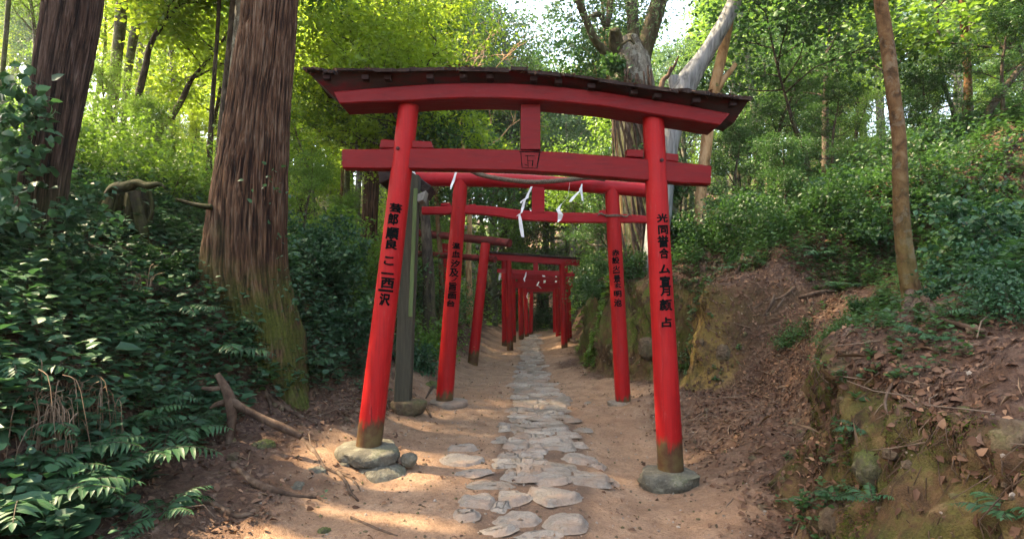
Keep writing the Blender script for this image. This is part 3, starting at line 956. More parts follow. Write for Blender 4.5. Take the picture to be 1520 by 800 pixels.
# centre strut with a carved tablet mark on the beam
mb = MB(); loft(mb, np.array([[(P(773, 0, Y1).x, Y1 - .05, z), (P(801, 0, Y1).x, Y1 - .05, z), (P(801, 0, Y1).x, Y1 + .05, z), (P(772, 0, Y1).x, Y1 + .05, z)]
                              for z in (P(780, 224, Y1).z, P(780, 158, Y1).z)]))
crisp(mb.build('strut', M['red_beam'], g1, origin=tuple(P(786, 224, Y1))))
mb = MB()
fy = Y1 - .0585
for (x0, y0), (x1, y1), w in (((771, 225), (804, 226), 2.2), ((773, 226), (775, 249), 1.2), ((801, 227), (797, 250), 2.3), ((775, 249), (797, 250), .9),
                              ((779, 231), (794, 232), 1.0), ((783, 231), (784, 248), 1.2), ((791, 238), (790, 247), 2), ((784, 239), (791, 239), .8), ((778, 244), (784, 246), .8)):
    a, b = P(x0, y0, fy), P(x1, y1, fy); d = (b - a).normalized(); s = Vector((-d.z, 0, d.x)) * (w / 2 / F * Y1)
    n_ = 14
    ring = []
    for q in range(n_):
        c = a.lerp(b, q / (n_ - 1)); e = .55 + .45 * abs(vn(q * .9, x0 + y0)); e = float(e)
        ring.append([tuple(c + s * e - Vector((0, .0012, 0))), tuple(c - s * e - Vector((0, .0012, 0))), tuple(c - s * e + Vector((0, .004, 0))), tuple(c + s * e + Vector((0, .004, 0)))])
    loft(mb, ring)
mb.build('carved_mark', M['ink'], tb, origin=tuple(P(786, 237, Y1)), smooth=False)

# lintel (lower, square) ; the capping beam above it flares out at the ends
top = [(495, 136), (600, 127), (700, 123), (800, 126), (900, 137), (1000, 153), (1084, 168)]
bot = [(508, 165), (600, 161), (700, 157), (800, 160), (900, 170), (1000, 184), (1062, 194)]
bot_f = [(504, 154), (600, 150), (700, 146), (800, 149), (900, 159), (1000, 175), (1068, 186)]
# front face outline uses bot_f; the underside seen from below gives the rest
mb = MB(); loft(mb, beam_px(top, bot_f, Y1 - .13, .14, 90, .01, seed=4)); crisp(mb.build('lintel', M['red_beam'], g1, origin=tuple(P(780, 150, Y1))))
top = [(462, 113), (560, 110), (700, 107), (800, 112), (900, 125), (1000, 139), (1108, 150)]
bot = [(500, 148), (560, 136), (700, 124), (800, 127), (900, 138), (1000, 155), (1090, 182)]
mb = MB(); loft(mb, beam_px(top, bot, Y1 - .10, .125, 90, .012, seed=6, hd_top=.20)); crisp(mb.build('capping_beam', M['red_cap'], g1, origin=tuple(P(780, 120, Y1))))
# mossy, rotten boards on the very top, overhanging to the front
mb = MB()
topc = resample(np.array([(453, 105), (500, 106), (600, 106), (700, 104.5), (800, 109), (900, 122), (1000, 136), (1062, 143), (1113, 147)], float), 260)
rb = np.random.default_rng(3)
q = 0
while q < 255:
    m = int(rb.integers(9, 26)); e = min(q + m, 259)
    th = rb.uniform(.014, .032); dz = rb.normal() * .006; ov = rb.uniform(.0, .045)
    rows = []
    for s_ in range(q, e + 1, 2):
        pt = P(topc[s_, 0], topc[s_, 1], Y1 - .18)
        jit = float(vn(s_ * .6, 5.)) * .012
        yf = Y1 - .22 - ov * .6 + jit; yb = Y1 + .38
        rows.append([(pt.x, yf, pt.z - th + dz + jit * .5), (pt.x, yf - .004, pt.z + dz), (pt.x, Y1 + .05, pt.z + .10 + dz), (pt.x, yb, pt.z + .02), (pt.x, yb, pt.z - .02), (pt.x, Y1 + .05, pt.z + .06 + dz)])
    if len(rows) > 1: loft(mb, rows)
    q = e - int(rb.integers(-1, 2))
crisp(mb.build('roof_boards', M['roof_board'], g1, origin=tuple(P(780, 110, Y1))))
# rafters under the front overhang
for k in range(13):
    px = 484 + k * 50 + 9 * math.sin(k * 2.3); i_ = int(np.argmin(np.abs(topc[:, 0] - px)))
    pt = P(topc[i_, 0], topc[i_, 1], Y1 - .2)
    x0, x1 = pt.x - .028, pt.x + .028
    mb = MB(); loft(mb, [[(x0, y_, pt.z - .058), (x1, y_, pt.z - .058), (x1, y_, pt.z - .022), (x0, y_, pt.z - .022)] for y_ in (Y1 - .19, Y1 + .1)])
    crisp(mb.build('rafter', M['black_wood'], g1, origin=tuple(pt)))
# leaf litter and moss tufts caught on the top
mb = MB(); n_ = 420
ii = rb.integers(0, 260, n_); pp = np.array([P(topc[a, 0], topc[a, 1], Y1 - .22) for a in ii]); pp[:, 1] = Y1 + rb.uniform(-.27, .1, n_); pp[:, 2] += .008 + .10 * sstep(-.22, .05, pp[:, 1] - Y1)
leaves(mb, pp, rdir(rb, n_, .35), np.tile([0, 0, 1.], (n_, 1)) + rb.normal(size=(n_, 3)) * .4, rb.uniform(.015, .05, n_), rb.uniform(.006, .014, n_))
t = mb.build('fallen_leaves', M['dry_leaf'], g1); t.location = -Vector(g1.location); t['kind'] = 'stuff'


def roundbeam(root, pts, Y, r, mat, name, seg=20, n=50, rough=.02, seed=0, dy=0.0):
    C = [tuple(P(a, b, Y) + Vector((0, dy * (k / (len(pts) - 1)), 0))) for k, (a, b) in enumerate(pts)]
    mb = MB()
    tube(mb, C, [r] * len(C), seg, n, lambda th, Cc, rr: rr * (1 + rough * vn(np.cos(th) * 2 + seed, np.sin(th) * 2, Cc[:, 0:1] * 4)))
    o = mb.build(name, mat, root, origin=C[len(C) // 2]); return crisp(o, 50)


# ---- second gate: round lintel
Y2 = 6.8
g2 = empty('torii_gate', (P(790, 600, Y2).x, Y2, 0))
tag(g2, 'second red gate with a thick round log lintel and straw rope', 'gate', 'red wooden gates along the path')
bl, tl = P(660, 591, Y2), P(684, 268, Y2)
br, tr = P(925, 598, Y2), P(908, 280, Y2)
p2l, _, _ = post(g2, bl, tl, .108, .088, M['red_post_low'], seed=3)
p2r, _, _ = post(g2, br, tr, .096, .088, M['red_post_low'], seed=4)
glyphs(p2l, bl, tl, .108, .088, colchars('温血汐及ノ旨画台', [(677, 366), (677, 378), (676, 392), (674, 405), (674, 415), (672, 425), (671, 438), (669, 450)],
       [(9, 12), (10, 12), (11, 14), (12, 14), (6, 8), (12, 11), (11, 12), (9, 12)], Y2), weight=.010, fat=.03)
glyphs(p2r, br, tr, .096, .088, colchars('赤設火一景玄明池', [(914, 376), (914, 387), (915, 399), (915, 405), (916, 414), (917, 424), (917, 436), (917, 449)],
       [(9, 11), (10, 11), (8, 11), (2, 10), (11, 10), (7, 10), (9, 11), (11, 11)], Y2), weight=.010, fat=.03)
lg = roundbeam(g2, [(612, 266), (690, 267), (770, 269), (860, 275), (962, 283)], Y2, .088, M['red_log'], 'log_lintel', 26, seed=2)
top = [(626, 307), (700, 305), (800, 313), (900, 317), (968, 321)]; bot = [(626, 318), (700, 318), (800, 328), (900, 331), (968, 331)]
mb = MB(); loft(mb, beam_px(top, bot, Y2 - .04, .04, 50, .012, .01, seed=3)); crisp(mb.build('tie_beam', M['red_log'], g2, origin=tuple(P(790, 318, Y2))))
mb = MB(); x0, x1 = P(789, 0, Y2).x, P(807, 0, Y2).x
loft(mb, [[(x0, Y2 - .05, z), (x1, Y2 - .05, z), (x1, Y2 + .04, z), (x0, Y2 + .04, z)] for z in (P(0, 316, Y2).z, P(0, 272, Y2).z)])
crisp(mb.build('strut', M['red_log'], g2, origin=tuple(P(798, 316, Y2))))
for a in ((655, 668), (696, 706), (890, 899)):
    mb = MB(); loft(mb, beam_px([(a[0], 302 + (a[0] - 655) * .045), (a[1], 301 + (a[0] - 655) * .045)], [(a[0] - 1, 306 + (a[0] - 655) * .05), (a[1] + 1, 306 + (a[0] - 655) * .05)], Y2 - .03, .03, 3, .004))
    crisp(mb.build('wedge', M['red_log'], g2, origin=tuple(P(a[0], 305, Y2))))
# rope lashing round the right post
mb = MB(); c = P(908.5, 321, Y2); th = np.linspace(0, 6.28 * 2.6, 90)
tube(mb, np.stack([c.x + .099 * np.cos(th), Y2 + .099 * np.sin(th), c.z + (th / 16 - .5) * .035 + .006 * np.sin(th)], -1), np.full(90, .008), 6)
tube(mb, [(c.x + .1, Y2 - .06, c.z), (c.x + .16, Y2 - .09, c.z - .02), (c.x + .2, Y2 - .08, c.z + .01), (c.x + .24, Y2 - .06, c.z - .015)], [.01, .012, .009, .005], 6, 12)
tube(mb, [(c.x - .1, Y2 - .06, c.z), (c.x - .16, Y2 - .08, c.z + .02), (c.x - .2, Y2 - .09, c.z - .01)], [.01, .014, .004], 6, 12)
tag(mb.build('rope_lashing', M['rope'], origin=tuple(c)), 'dark frayed rope tied round the right post of the second gate', 'rope')


# ---- straw rope with folded paper
def twisted(mb, C, r, turns, strands=3, seg=6):
    C = resample(np.array(C, float), 260); T, Nn, B = frames(C)
    t = np.linspace(0, 1, len(C))
    for s in range(strands):
        a = t * turns * 2 * np.pi + s * 2 * np.pi / strands
        tube(mb, C + (Nn * np.cos(a)[:, None] + B * np.sin(a)[:, None]) * r * .55, np.full(len(C), r * .62), seg)


Yr = 6.56
pts = [P(698, 253, Yr), P(715, 260, Yr), P(745, 266, Yr - .03), (P(790, 270.5, Yr - .04)), P(835, 268, Yr - .03), P(875, 264, Yr), P(898, 266, Yr + .06)]
mb = MB(); twisted(mb, [tuple(p) for p in pts], .026, 34)
rng_f = np.random.default_rng(8)
Cr = resample(np.array([tuple(p) for p in pts]), 200)
n_ = 500; ix = rng_f.integers(0, 200, n_)
leaves(mb, Cr[ix] + rng_f.normal(size=(n_, 3)) * .008, rdir(rng_f, n_), rdir(rng_f, n_), rng_f.uniform(.02, .05, n_), .0012)
rope = mb.build('straw_rope', M['rope'], origin=tuple(pts[0]))
tag(rope, 'twisted straw rope sagging in front of the round log lintel', 'rope')


def strip(mb, pix, w, Y, seed=0, twist=.6):
    """folded paper: zigzag of flat panels following pixels"""
    r_ = random.Random(seed)
    C = [P(a, b, Y) + Vector((0, r_.uniform(-.02, .02), 0)) for a, b in pix]
    rows = []
    for k, c in enumerate(C):
        an = r_.uniform(-twist, twist)
        ww = w[k] * .62 / 2 / F * Y
        s = Vector((math.cos(an), math.sin(an), r_.uniform(-.25, .25))) * ww
        nrm_ = Vector((-math.sin(an), math.cos(an), 0)) * .0009
        rows.append([tuple(c - s - nrm_), tuple(c + s - nrm_), tuple(c + s + nrm_), tuple(c - s + nrm_)])
    loft(mb, rows)


def paper(pix, w, Y, label, seed, parent=None, name='paper_streamer'):
    mb = MB(); strip(mb, pix, w, Y, seed)
    o = mb.build(name, M['paper'], parent, origin=tuple(P(*pix[0], Y)), smooth=False)
    if parent is None: tag(o, label, 'paper streamer')
    elif label: o['label'] = label
    return o


mb = MB()
for sg in ([(789, 277), (786, 285), (777, 288)], [(785, 285), (782, 294), (774, 299), (773, 302)], [(779, 296), (776, 308), (774, 316), (767, 321)], ):
    strip(mb, sg, [5, 8, 4, 3][:len(sg)], Yr - .03, len(sg) + sg[0][0])
strip(mb, [(771, 318), (772, 326), (774, 340), (776, 352)], [4, 8, 9, 7], Yr - .02, 4, .3)
mb.build('paper_streamer', M['paper'], rope, origin=tuple(P(788, 277, Yr)), smooth=False)['label'] = 'long zigzag paper on the left of the rope'
mb = MB()
strip(mb, [(864, 273), (862, 281), (864, 289), (865, 298)], [2, 8, 6, 5], Yr - .02, 5)
strip(mb, [(862, 282), (852, 292), (846, 300), (842, 300)], [4, 9, 8, 2], Yr - .03, 6)
mb.build('paper_streamer', M['paper'], rope, origin=tuple(P(864, 273, Yr)), smooth=False)['label'] = 'folded paper on the right of the rope'
mb = MB()
strip(mb, [(833, 303), (828, 311), (832, 318), (831, 326), (828, 330)], [2, 9, 13, 9, 3], Yr - .03, 9, .3)
tube(mb, [P(833, 304, Yr - .03), P(843, 292, Yr - .03), P(846, 270, Yr)], [.0015] * 3, 4)
mb.build('paper_streamer', M['paper'], rope, origin=tuple(P(833, 303, Yr)), smooth=False)['label'] = 'crumpled paper hanging lowest from the rope'
paper([(678, 252), (675, 262), (673, 268), (670, 276), (669, 281)], [5, 5, 6, 5, 3], Yr - .06, 'short white paper wound round the log lintel above the left post', 11)
paper([(612, 252), (616, 262), (622, 271), (627, 276)], [9, 8, 5, 1], Yr, 'torn pale paper strip on the left end of the log lintel', 12)

# ---- unpainted square post behind the left post of the front gate
Yq = 6.0
sq = empty('square_post', tuple(P(598, 586, Yq)))
tag(sq, 'unpainted green grey square post behind the left red post', 'post')
b0, t0 = P(598, 588, Yq), P(612, 262, Yq)


def square_col(b, t, h, d, n=30, seed=0):
    rows = []
    for k in range(n):
        c = Vector(b).lerp(Vector(t), k / (n - 1)); w = float(vn(k * .4, seed)) * .002
        rows.append([(c.x + sx * (h - (e * .008)) + w, c.y + sy * (d - ((1 - e) * .008)), c.z) for sx, sy, e in
                     ((-1, -1, 1), (1, -1, 1), (1, -1, 0), (1, 1, 0), (1, 1, 1), (-1, 1, 1), (-1, 1, 0), (-1, -1, 0))])
    return rows


mb = MB(); loft(mb, square_col(b0 - Vector((0, 0, .1)), t0, .085, .085)); crisp(mb.build('shaft', M['grey_wood'], sq, origin=tuple(b0)))
mb = MB(); loft(mb, square_col(P(609, 470, Yq - .1), P(617, 280, Yq - .1), .022, .012)); crisp(mb.build('batten', simple('green_stained_wood', [(0, (.05, .075, .025)), (1, (.13, .17, .06))], 4, (5, 5, .4)), sq, origin=tuple(P(617, 300, Yq))))
mb = MB(); loft(mb, beam_px([(561, 252), (600, 250), (640, 276)], [(563, 272), (600, 262), (630, 290)], Yq + .1, .2, 10, .01)); crisp(mb.build('cap_board', M['roof_board'], sq, origin=tuple(P(600, 260, Yq))))
mb = MB(); loft(mb, beam_px([(616, 290), (632, 283)], [(620, 300), (628, 297)], Yq - .1, .1, 5, .004)); crisp(mb.build('bracket', M['grey_board'], sq, origin=tuple(P(620, 290, Yq))))


# ---- further gates
def gate(label, Y, lb, lt, rb_, rt, rp, lint, tie, mat_p, mat_b, kind='flat', dyl=0.0, dyr=0.0, strut=None, cap=None, seed=0, stain=True):
    """posts from lb->lt and rb_->rt (pixels). lint/tie: (x0,y0,x1,y1,thickness px)"""
    g = empty('torii_gate', tuple(P((lb[0] + rb_[0]) / 2, (lb[1] + rb_[1]) / 2, Y)))
    tag(g, label, 'gate', 'red wooden gates along the path')
    for (b, t, dy, sd) in ((lb, lt, dyl, 1), (rb_, rt, dyr, 2)):
        pb, pt = P(*b, Y + dy), P(*t, Y + dy)
        post(g, pb, pt, rp * 1.06, rp * .95, mat_p, seed=seed + sd, below=.25)
    Ym = Y
    def bar(name, x0, y0, x1, y1, th, hd, mat, bow=0):
        r = th / 2 / F * (Y + (dyl + dyr) / 2)
        if kind == 'round' and name != 'capping_board':
            A = P(x0, y0, Y + dyl); B = P(x1, y1, Y + dyr)
            m_ = (A + B) / 2 + Vector((0, 0, bow))
            mb = MB(); tube(mb, [A, m_, B], [r, r * .97, r], 16, 24, lambda th_, Cc, rr: rr * (1 + .05 * vn(np.cos(th_) * 2 + seed, np.sin(th_) * 2, Cc[:, 0:1] * 5)))
            crisp(mb.build(name, mat, g, origin=tuple(m_)), 50)
        else:
            n = 20; rows = []
            for k in range(n):
                t = k / (n - 1); px = x0 + (x1 - x0) * t; py = y0 + (y1 - y0) * t
                yy = Y + dyl + (dyr - dyl) * t
                c = P(px, py, yy); c.z -= bow * (1 - (2 * t - 1) ** 2)
                rows.append([(c.x, yy + a, c.z + b) for a, b in box_profile(hd, r, -r, min(.006, r * .3))])
            mb = MB(); loft(mb, rows); crisp(mb.build(name, mat, g, origin=tuple(P((x0 + x1) / 2, (y0 + y1) / 2, Y))))
    bar('lintel', *lint[:5], .07, mat_b)
    bar('tie_beam', *tie[:5], .035, mat_b)
    if cap: bar('capping_board', *cap[:5], .15, M['roof_board'] if cap[5] else mat_b)
    if strut:
        mb = MB(); a, b = P(strut[0] - strut[3] / 2, strut[2], Y), P(strut[0] + strut[3] / 2, strut[1], Y)
        loft(mb, [[(a.x, Y - .04, z), (b.x, Y - .04, z), (b.x, Y + .03, z), (a.x, Y + .03, z)] for z in (a.z, b.z)])
        crisp(mb.build('strut', mat_b, g, origin=tuple(a)))
    return g


gate('third gate, set askew on the left bank, with a bark covered round lintel', 10.6, (657, 492), (660, 362), (703, 527), (721, 361), .098,
     (604, 344, 757, 361, 12), (604, 375, 735, 385, 9), M['red_post_low'], M['red_rough'], 'round', dyl=1.6, dyr=0, seed=10)
gate('fourth gate with a flat boarded top, left end reaching behind the third gate', 13.8, (757, 511), (755, 386), (838, 514), (834, 390), .078,
     (727, 381, 860, 390, 9), (738, 402, 853, 408, 6), M['red_post_low'], M['red_log'], 'flat', strut=(795, 388, 402, 7), cap=(722, 374.5, 861, 384, 2.6, True), seed=20)
gate('fifth gate close behind the fourth, its left post showing just left of it', 14.9, (749, 511), (748, 386), (842, 508), (840, 392), .072,
     (733, 383, 856, 392, 7), (741, 411, 851, 415, 5), M['red_old'], M['red_log'], 'flat', cap=(731, 378, 858, 388, 3, False), seed=30)
gate('sixth gate, narrower, with slim posts inside the fifth gate', 16.4, (763, 503), (762, 400), (846, 505), (843, 400), .062,
     (752, 403, 852, 406, 6), (756, 424, 850, 424, 7), M['red_old'], M['red_log'], 'flat', strut=(799, 405, 422, 5), seed=40)
gate('seventh gate with a stout left post, halfway down the tunnel', 17.8, (774, 500), (772, 405), (829, 502), (826, 405), .085,
     (762, 410, 842, 411, 8), (764, 420, 838, 419, 5), M['red_post_low'], M['red_log'], 'flat', seed=50)
gate('eighth gate, faded, deep inside the tunnel of gates', 19.2, (782, 499), (779, 412), (831, 500), (832, 412), .075,
     (768, 416, 842, 416, 7), (770, 431, 838, 430, 5), M['red_old'], M['red_log'], 'flat', strut=(799, 417, 429, 5), seed=60)
gate('farthest gate, framing the dark end of the tunnel', 20.8, (788, 497), (789, 424), (824, 500), (823, 424), .075,
     (774, 427, 838, 427, 6), (776, 434, 836, 434, 4), M['red_old'], M['red_old'], 'flat', seed=70)
paper([(781, 404), (780, 410), (778, 414), (779, 418)], [2, 4, 4, 2], 13.6, 'small white paper at the left of the fourth gate opening', 21)
paper([(800, 418), (797, 424), (800, 425), (803, 428)], [2, 4, 4, 4], 16.2, 'small white paper bow hanging in the centre of the tunnel', 22)
paper([(825, 408), (826, 413), (825, 419)], [3, 5, 4], 16.2, 'small pale paper at the right of the tunnel opening', 23)
paper([(743, 404), (742, 410), (741, 416)], [3, 6, 3], 14.6, 'pale paper hanging at the left end of the fifth gate', 24)
paper([(784, 434), (782, 440), (783, 443)], [2, 3, 2], 18.9, 'tiny white paper beside the stout left post in the tunnel', 25)
paper([(806, 407), (809, 414), (808, 420)], [6, 7, 5], 17.6, 'pale square of paper pinned under the seventh lintel', 26)
# ------------------------------------------------------------------ vegetation
def px_path(pix, Y, to_ground=True, dys=None):
    """[(px,py,width px)] top..bottom or bottom..top -> points (base first) and radii"""
    pix = sorted(pix, key=lambda a: -a[1])
    pts, rad = [], []
    for k, (a, b, w_) in enumerate(pix):
        y_ = Y + (dys[k] if dys else 0)
        pts.append(tuple(P(a, b, y_))); rad.append(w_ / 2 / F * y_ / math.sqrt(1 + ((a - 760) / F) ** 2))
    if to_ground:
        g = gz(pts[0][0], pts[0][1])
        if pts[0][2] > g + .02:
            d = np.array(pts[0]) - np.array(pts[1]); d = d / max(-d[2], .2) * (pts[0][2] - g)
            x_, y_ = pts[0][0] + d[0] * .6, pts[0][1] + d[1] * .6
            pts.insert(0, (x_, y_, gz(x_, y_) - .05)); rad.insert(0, rad[0] * 1.25)
        q = pts[0]; pts.insert(0, (q[0], q[1], q[2] - .35)); rad.insert(0, rad[0] * 1.15)
    return pts, rad


def extend_up(pts, rad, height, taper=.45):
    """continue a trunk above the frame"""
    a, b = np.array(pts[-2]), np.array(pts[-1]); d = (b - a) / np.linalg.norm(b - a)
    r = rad[-1]; e = np.array([0, 0, 1.]) - d
    for t in (.12, .33, .66, 1):
        pts.append(tuple(b + (d * t + e * .35 * t * t) * height)); rad.append(r * (1 - (1 - taper) * t))
    return pts, rad


# ---- crowns
def clumps(mb, rng, C, n_per, L, W, spread=(.32, .32, .13), flat=.35, up=.55, detail=1, droop=.2):
    """leaf clumps round centres C"""
    C = np.asarray(C, float); m = len(C)
    k = np.repeat(np.arange(m), n_per)
    off = rng.normal(size=(len(k), 3)) * np.array(spread) * .6 * rng.uniform(.6, 1.3, m)[k][:, None]
    tilt = rng.normal(size=(m, 3)) * .25
    off[:, 2] += (off[:, :2] * tilt[k][:, :2]).sum(1)
    pos = C[k] + off
    d = norm(off * np.array([1, 1, .5]) + rng.normal(size=off.shape) * .12) + rdir(rng, len(k), flat) * .7
    n = np.array([0, 0, up]) + rng.normal(size=off.shape) * .38
    sz = rng.uniform(.5, 1.15, len(k)) * rng.uniform(.75, 1.3, m)[k]
    leaves(mb, pos, d, n, L * sz, W * sz, detail, droop=droop)


def limb(rng, a, d, length, r, rise=.25, n=7, wob=.16):
    p = np.array(a, float); d = np.array(d, float); d /= np.linalg.norm(d)
    pts = [p.copy()]
    for k in range(n - 1):
        d = d + rng.normal(size=3) * wob + np.array([0, 0, rise / n]); d /= np.linalg.norm(d)
        p = p + d * length / (n - 1); pts.append(p.copy())
    rad = r * (1 - np.linspace(0, .85, n))
    return np.array(pts), rad


def broadleaf(rng, trunk_pts, trunk_r, n_limbs, start, reach, leafL=.10, n_per=46, sub=5, tips=3, spread=(.42, .42, .16), rise=.35, elev=(.1, .9), seg=8, top_reach=.5, leafW=.36):
    """returns (wood MB, leaf MB)"""
    wood, lf = MB(), MB()
    A = resample(np.hstack([np.array(trunk_pts), np.array(trunk_r)[:, None]]), 28)
    tube(wood, A[:, :3], A[:, 3], seg + 2, None, lambda th, C, rr: rr * (1 + .10 * vn(np.cos(th) * 1.6, np.sin(th) * 1.6, C[:, 2:3] * 1.4) + .05 * vn(np.cos(th) * 5, np.sin(th) * 5, C[:, 2:3] * 3)))
    C = []
    for k in range(n_limbs):
        t = start + (1 - start) * (k + rng.random() * .8) / n_limbs
        q = A[min(int(t * 27), 27)]
        az = k * 2.4 + rng.normal() * .5; e = rng.uniform(*elev)
        ln = reach * (1 - (1 - top_reach) * (t - start) / (1 - start + 1e-6)) * rng.uniform(.7, 1.15)
        pts, rad = limb(rng, q[:3], (math.cos(az), math.sin(az), e), ln, q[3] * .45 + .006, rise)
        tube(wood, pts, rad, 6)
        for s in range(sub):
            i = rng.integers(2, len(pts)); o = pts[i]
            dd = norm((pts[i] - pts[i - 1]) + rdir(rng, 1, .5)[0] * ln * .16)
            p2, r2 = limb(rng, o, dd, ln * rng.uniform(.25, .5), max(rad[i] * .6, .008), rise * .5, 5)
            tube(wood, p2, r2, 4)
            C.append(p2[-1])
            for u in range(tips - 1):
                C.append(p2[rng.integers(1, 5)] + rng.normal(size=3) * np.array([.22, .22, .14]))
        C.append(pts[-1])
    clumps(lf, rng, C, n_per, leafL, leafL * leafW, spread)
    return wood, lf


TEMPL = {}


def make_templ(key, seed, H, r, n_limbs, start, reach, **k):
    rng = np.random.default_rng(seed)
    lean = rng.normal(size=2) * .05 * H
    pts = [(0, 0, -.4), (lean[0] * .1, lean[1] * .1, H * .25), (lean[0] * .6, lean[1] * .3, H * .55), (lean[0], lean[1], H * .8), (lean[0] * 1.1, lean[1] * 1.3, H)]
    wd, lf = broadleaf(rng, pts, [r * 1.3, r, r * .8, r * .55, r * .2], n_limbs, start, reach, **k)
    TEMPL[key] = (wd.mesh('trunk_' + key), lf.mesh('crown_' + key))


make_templ('tall_a', 1, 9.0, .13, 15, .38, 2.6, sub=6)
make_templ('tall_b', 2, 10.0, .15, 17, .45, 2.9, sub=6)
make_templ('tall_c', 3, 7.5, .10, 15, .25, 2.2, sub=6, n_per=50)
make_templ('low_a', 4, 4.2, .07, 16, .12, 1.7, sub=6, n_per=46, leafL=.085, spread=(.34, .34, .15))
make_templ('low_b', 5, 5.0, .08, 17, .10, 1.9, sub=6, n_per=46, leafL=.08, spread=(.34, .34, .13))
make_templ('dome', 6, 5.2, .10, 22, .55, 1.9, sub=7, n_per=60, leafL=.075, spread=(.27, .27, .15), top_reach=.8, elev=(.0, 1.2))


def shrub_templ(key, seed, r, n_stem, n_cl, n_per, L, Wk=.36, flat=.14):
    rng = np.random.default_rng(seed); wd, lf = MB(), MB(); C = []
    for s in range(n_stem):
        az = rng.random() * 6.28; e = rng.uniform(.5, 2.2)
        pts, rad = limb(rng, (rng.normal() * .05, rng.normal() * .05, -.15), (math.cos(az), math.sin(az), e), r * rng.uniform(.8, 1.35), .012, .1, 6, .2)
        tube(wd, pts, rad, 4)
        for u in range(n_cl // n_stem):
            C.append(pts[rng.integers(2, 6)] + rng.normal(size=3) * r * .22)
    C = np.array(C); C[:, 2] = np.maximum(C[:, 2], .02)
    clumps(lf, rng, C, n_per, L, L * Wk, (r * .24, r * .24, r * flat), detail=1)
    TEMPL[key] = (wd.mesh('stems_' + key), lf.mesh('foliage_' + key))


shrub_templ('bush_a', 21, .75, 12, 84, 44, .062)
shrub_templ('bush_b', 22, .9, 14, 98, 44, .055)
shrub_templ('bush_c', 23, .6, 10, 60, 40, .075, .40)


def inst(key, name, x, y, z, s, rz, leafm, label, cat, group=None, barkm='bark_dark', parts=('trunk', 'crown'), tilt=(0, 0)):
    """a copy of a template: an Empty with its trunk and crown"""
    wd, lf = TEMPL[key]
    e = empty(name, (x, y, z), rz); e.scale = (s, s, s); e.rotation_euler = (tilt[0], tilt[1], rz)
    tag(e, label, cat, group)
    for nm, me, mt in ((parts[0], wd, M[barkm]), (parts[1], lf, M[leafm])):
        o = bpy.data.objects.new(nm, me); COL.objects.link(o); o.parent = e
        if not me.materials: me.materials.append(None)
        o.material_slots[0].link = 'OBJECT'; o.material_slots[0].material = mt
    return e


def tree_at(key, px, Y, s, leafm, label, barkm='bark_dark', group=None, top=None, rz=None):
    x = (px - 760) / F * Y
    z = gz(x, Y)
    if top is not None:   # scale so that the crown top reaches photo row `top`
        H = {'tall_a': 9.6, 'tall_b': 10.6, 'tall_c': 8.1, 'low_a': 4.8, 'low_b': 5.6, 'dome': 6.0}[key]
        s = max((P(px, top, Y).z - z) / H, .3)
    return inst(key, 'tree' if key[0] != 'l' else 'understory_tree', x, Y, z, s, rnd.random() * 6.28 if rz is None else rz, leafm, label, 'tree', group, barkm)


def bush_at(key, px, py, Y, s, leafm, label, group=None, snap=True):
    x = (px - 760) / F * Y; z = gz(x, Y)
    return inst(key, 'shrub', x, Y, z - .05, s, rnd.random() * 6.28, leafm, label, 'shrub', group, 'stem', ('stems', 'foliage'))


# ---- conifer crown for the big trunks (starts above the picture, shades the scene)
def conifer_crown(rng, base, axis_top, z0, z1, reach, n_limbs=46, L=.16):
    wd, lf = MB(), MB(); base = np.array(base); top = np.array(axis_top); C = []
    for k in range(n_limbs):
        t = (k + rng.random()) / n_limbs; zz = z0 + (z1 - z0) * t
        f = (zz - base[2]) / (top[2] - base[2]); o = base + (top - base) * f
        az = k * 2.4; ln = reach * (1 - .75 * t) * rng.uniform(.75, 1.15)
        pts, rad = limb(rng, o, (math.cos(az), math.sin(az), .15), ln, .05 * (1 - .6 * t), -.25, 7, .1)
        tube(wd, pts, rad, 5)
        for s in range(8):
            C.append(pts[rng.integers(2, 7)] + rng.normal(size=3) * np.array([.3, .3, .2]))
    clumps(lf, rng, C, 34, L, L * .16, (.5, .5, .28), .8, .3, droop=.35)
    return wd, lf


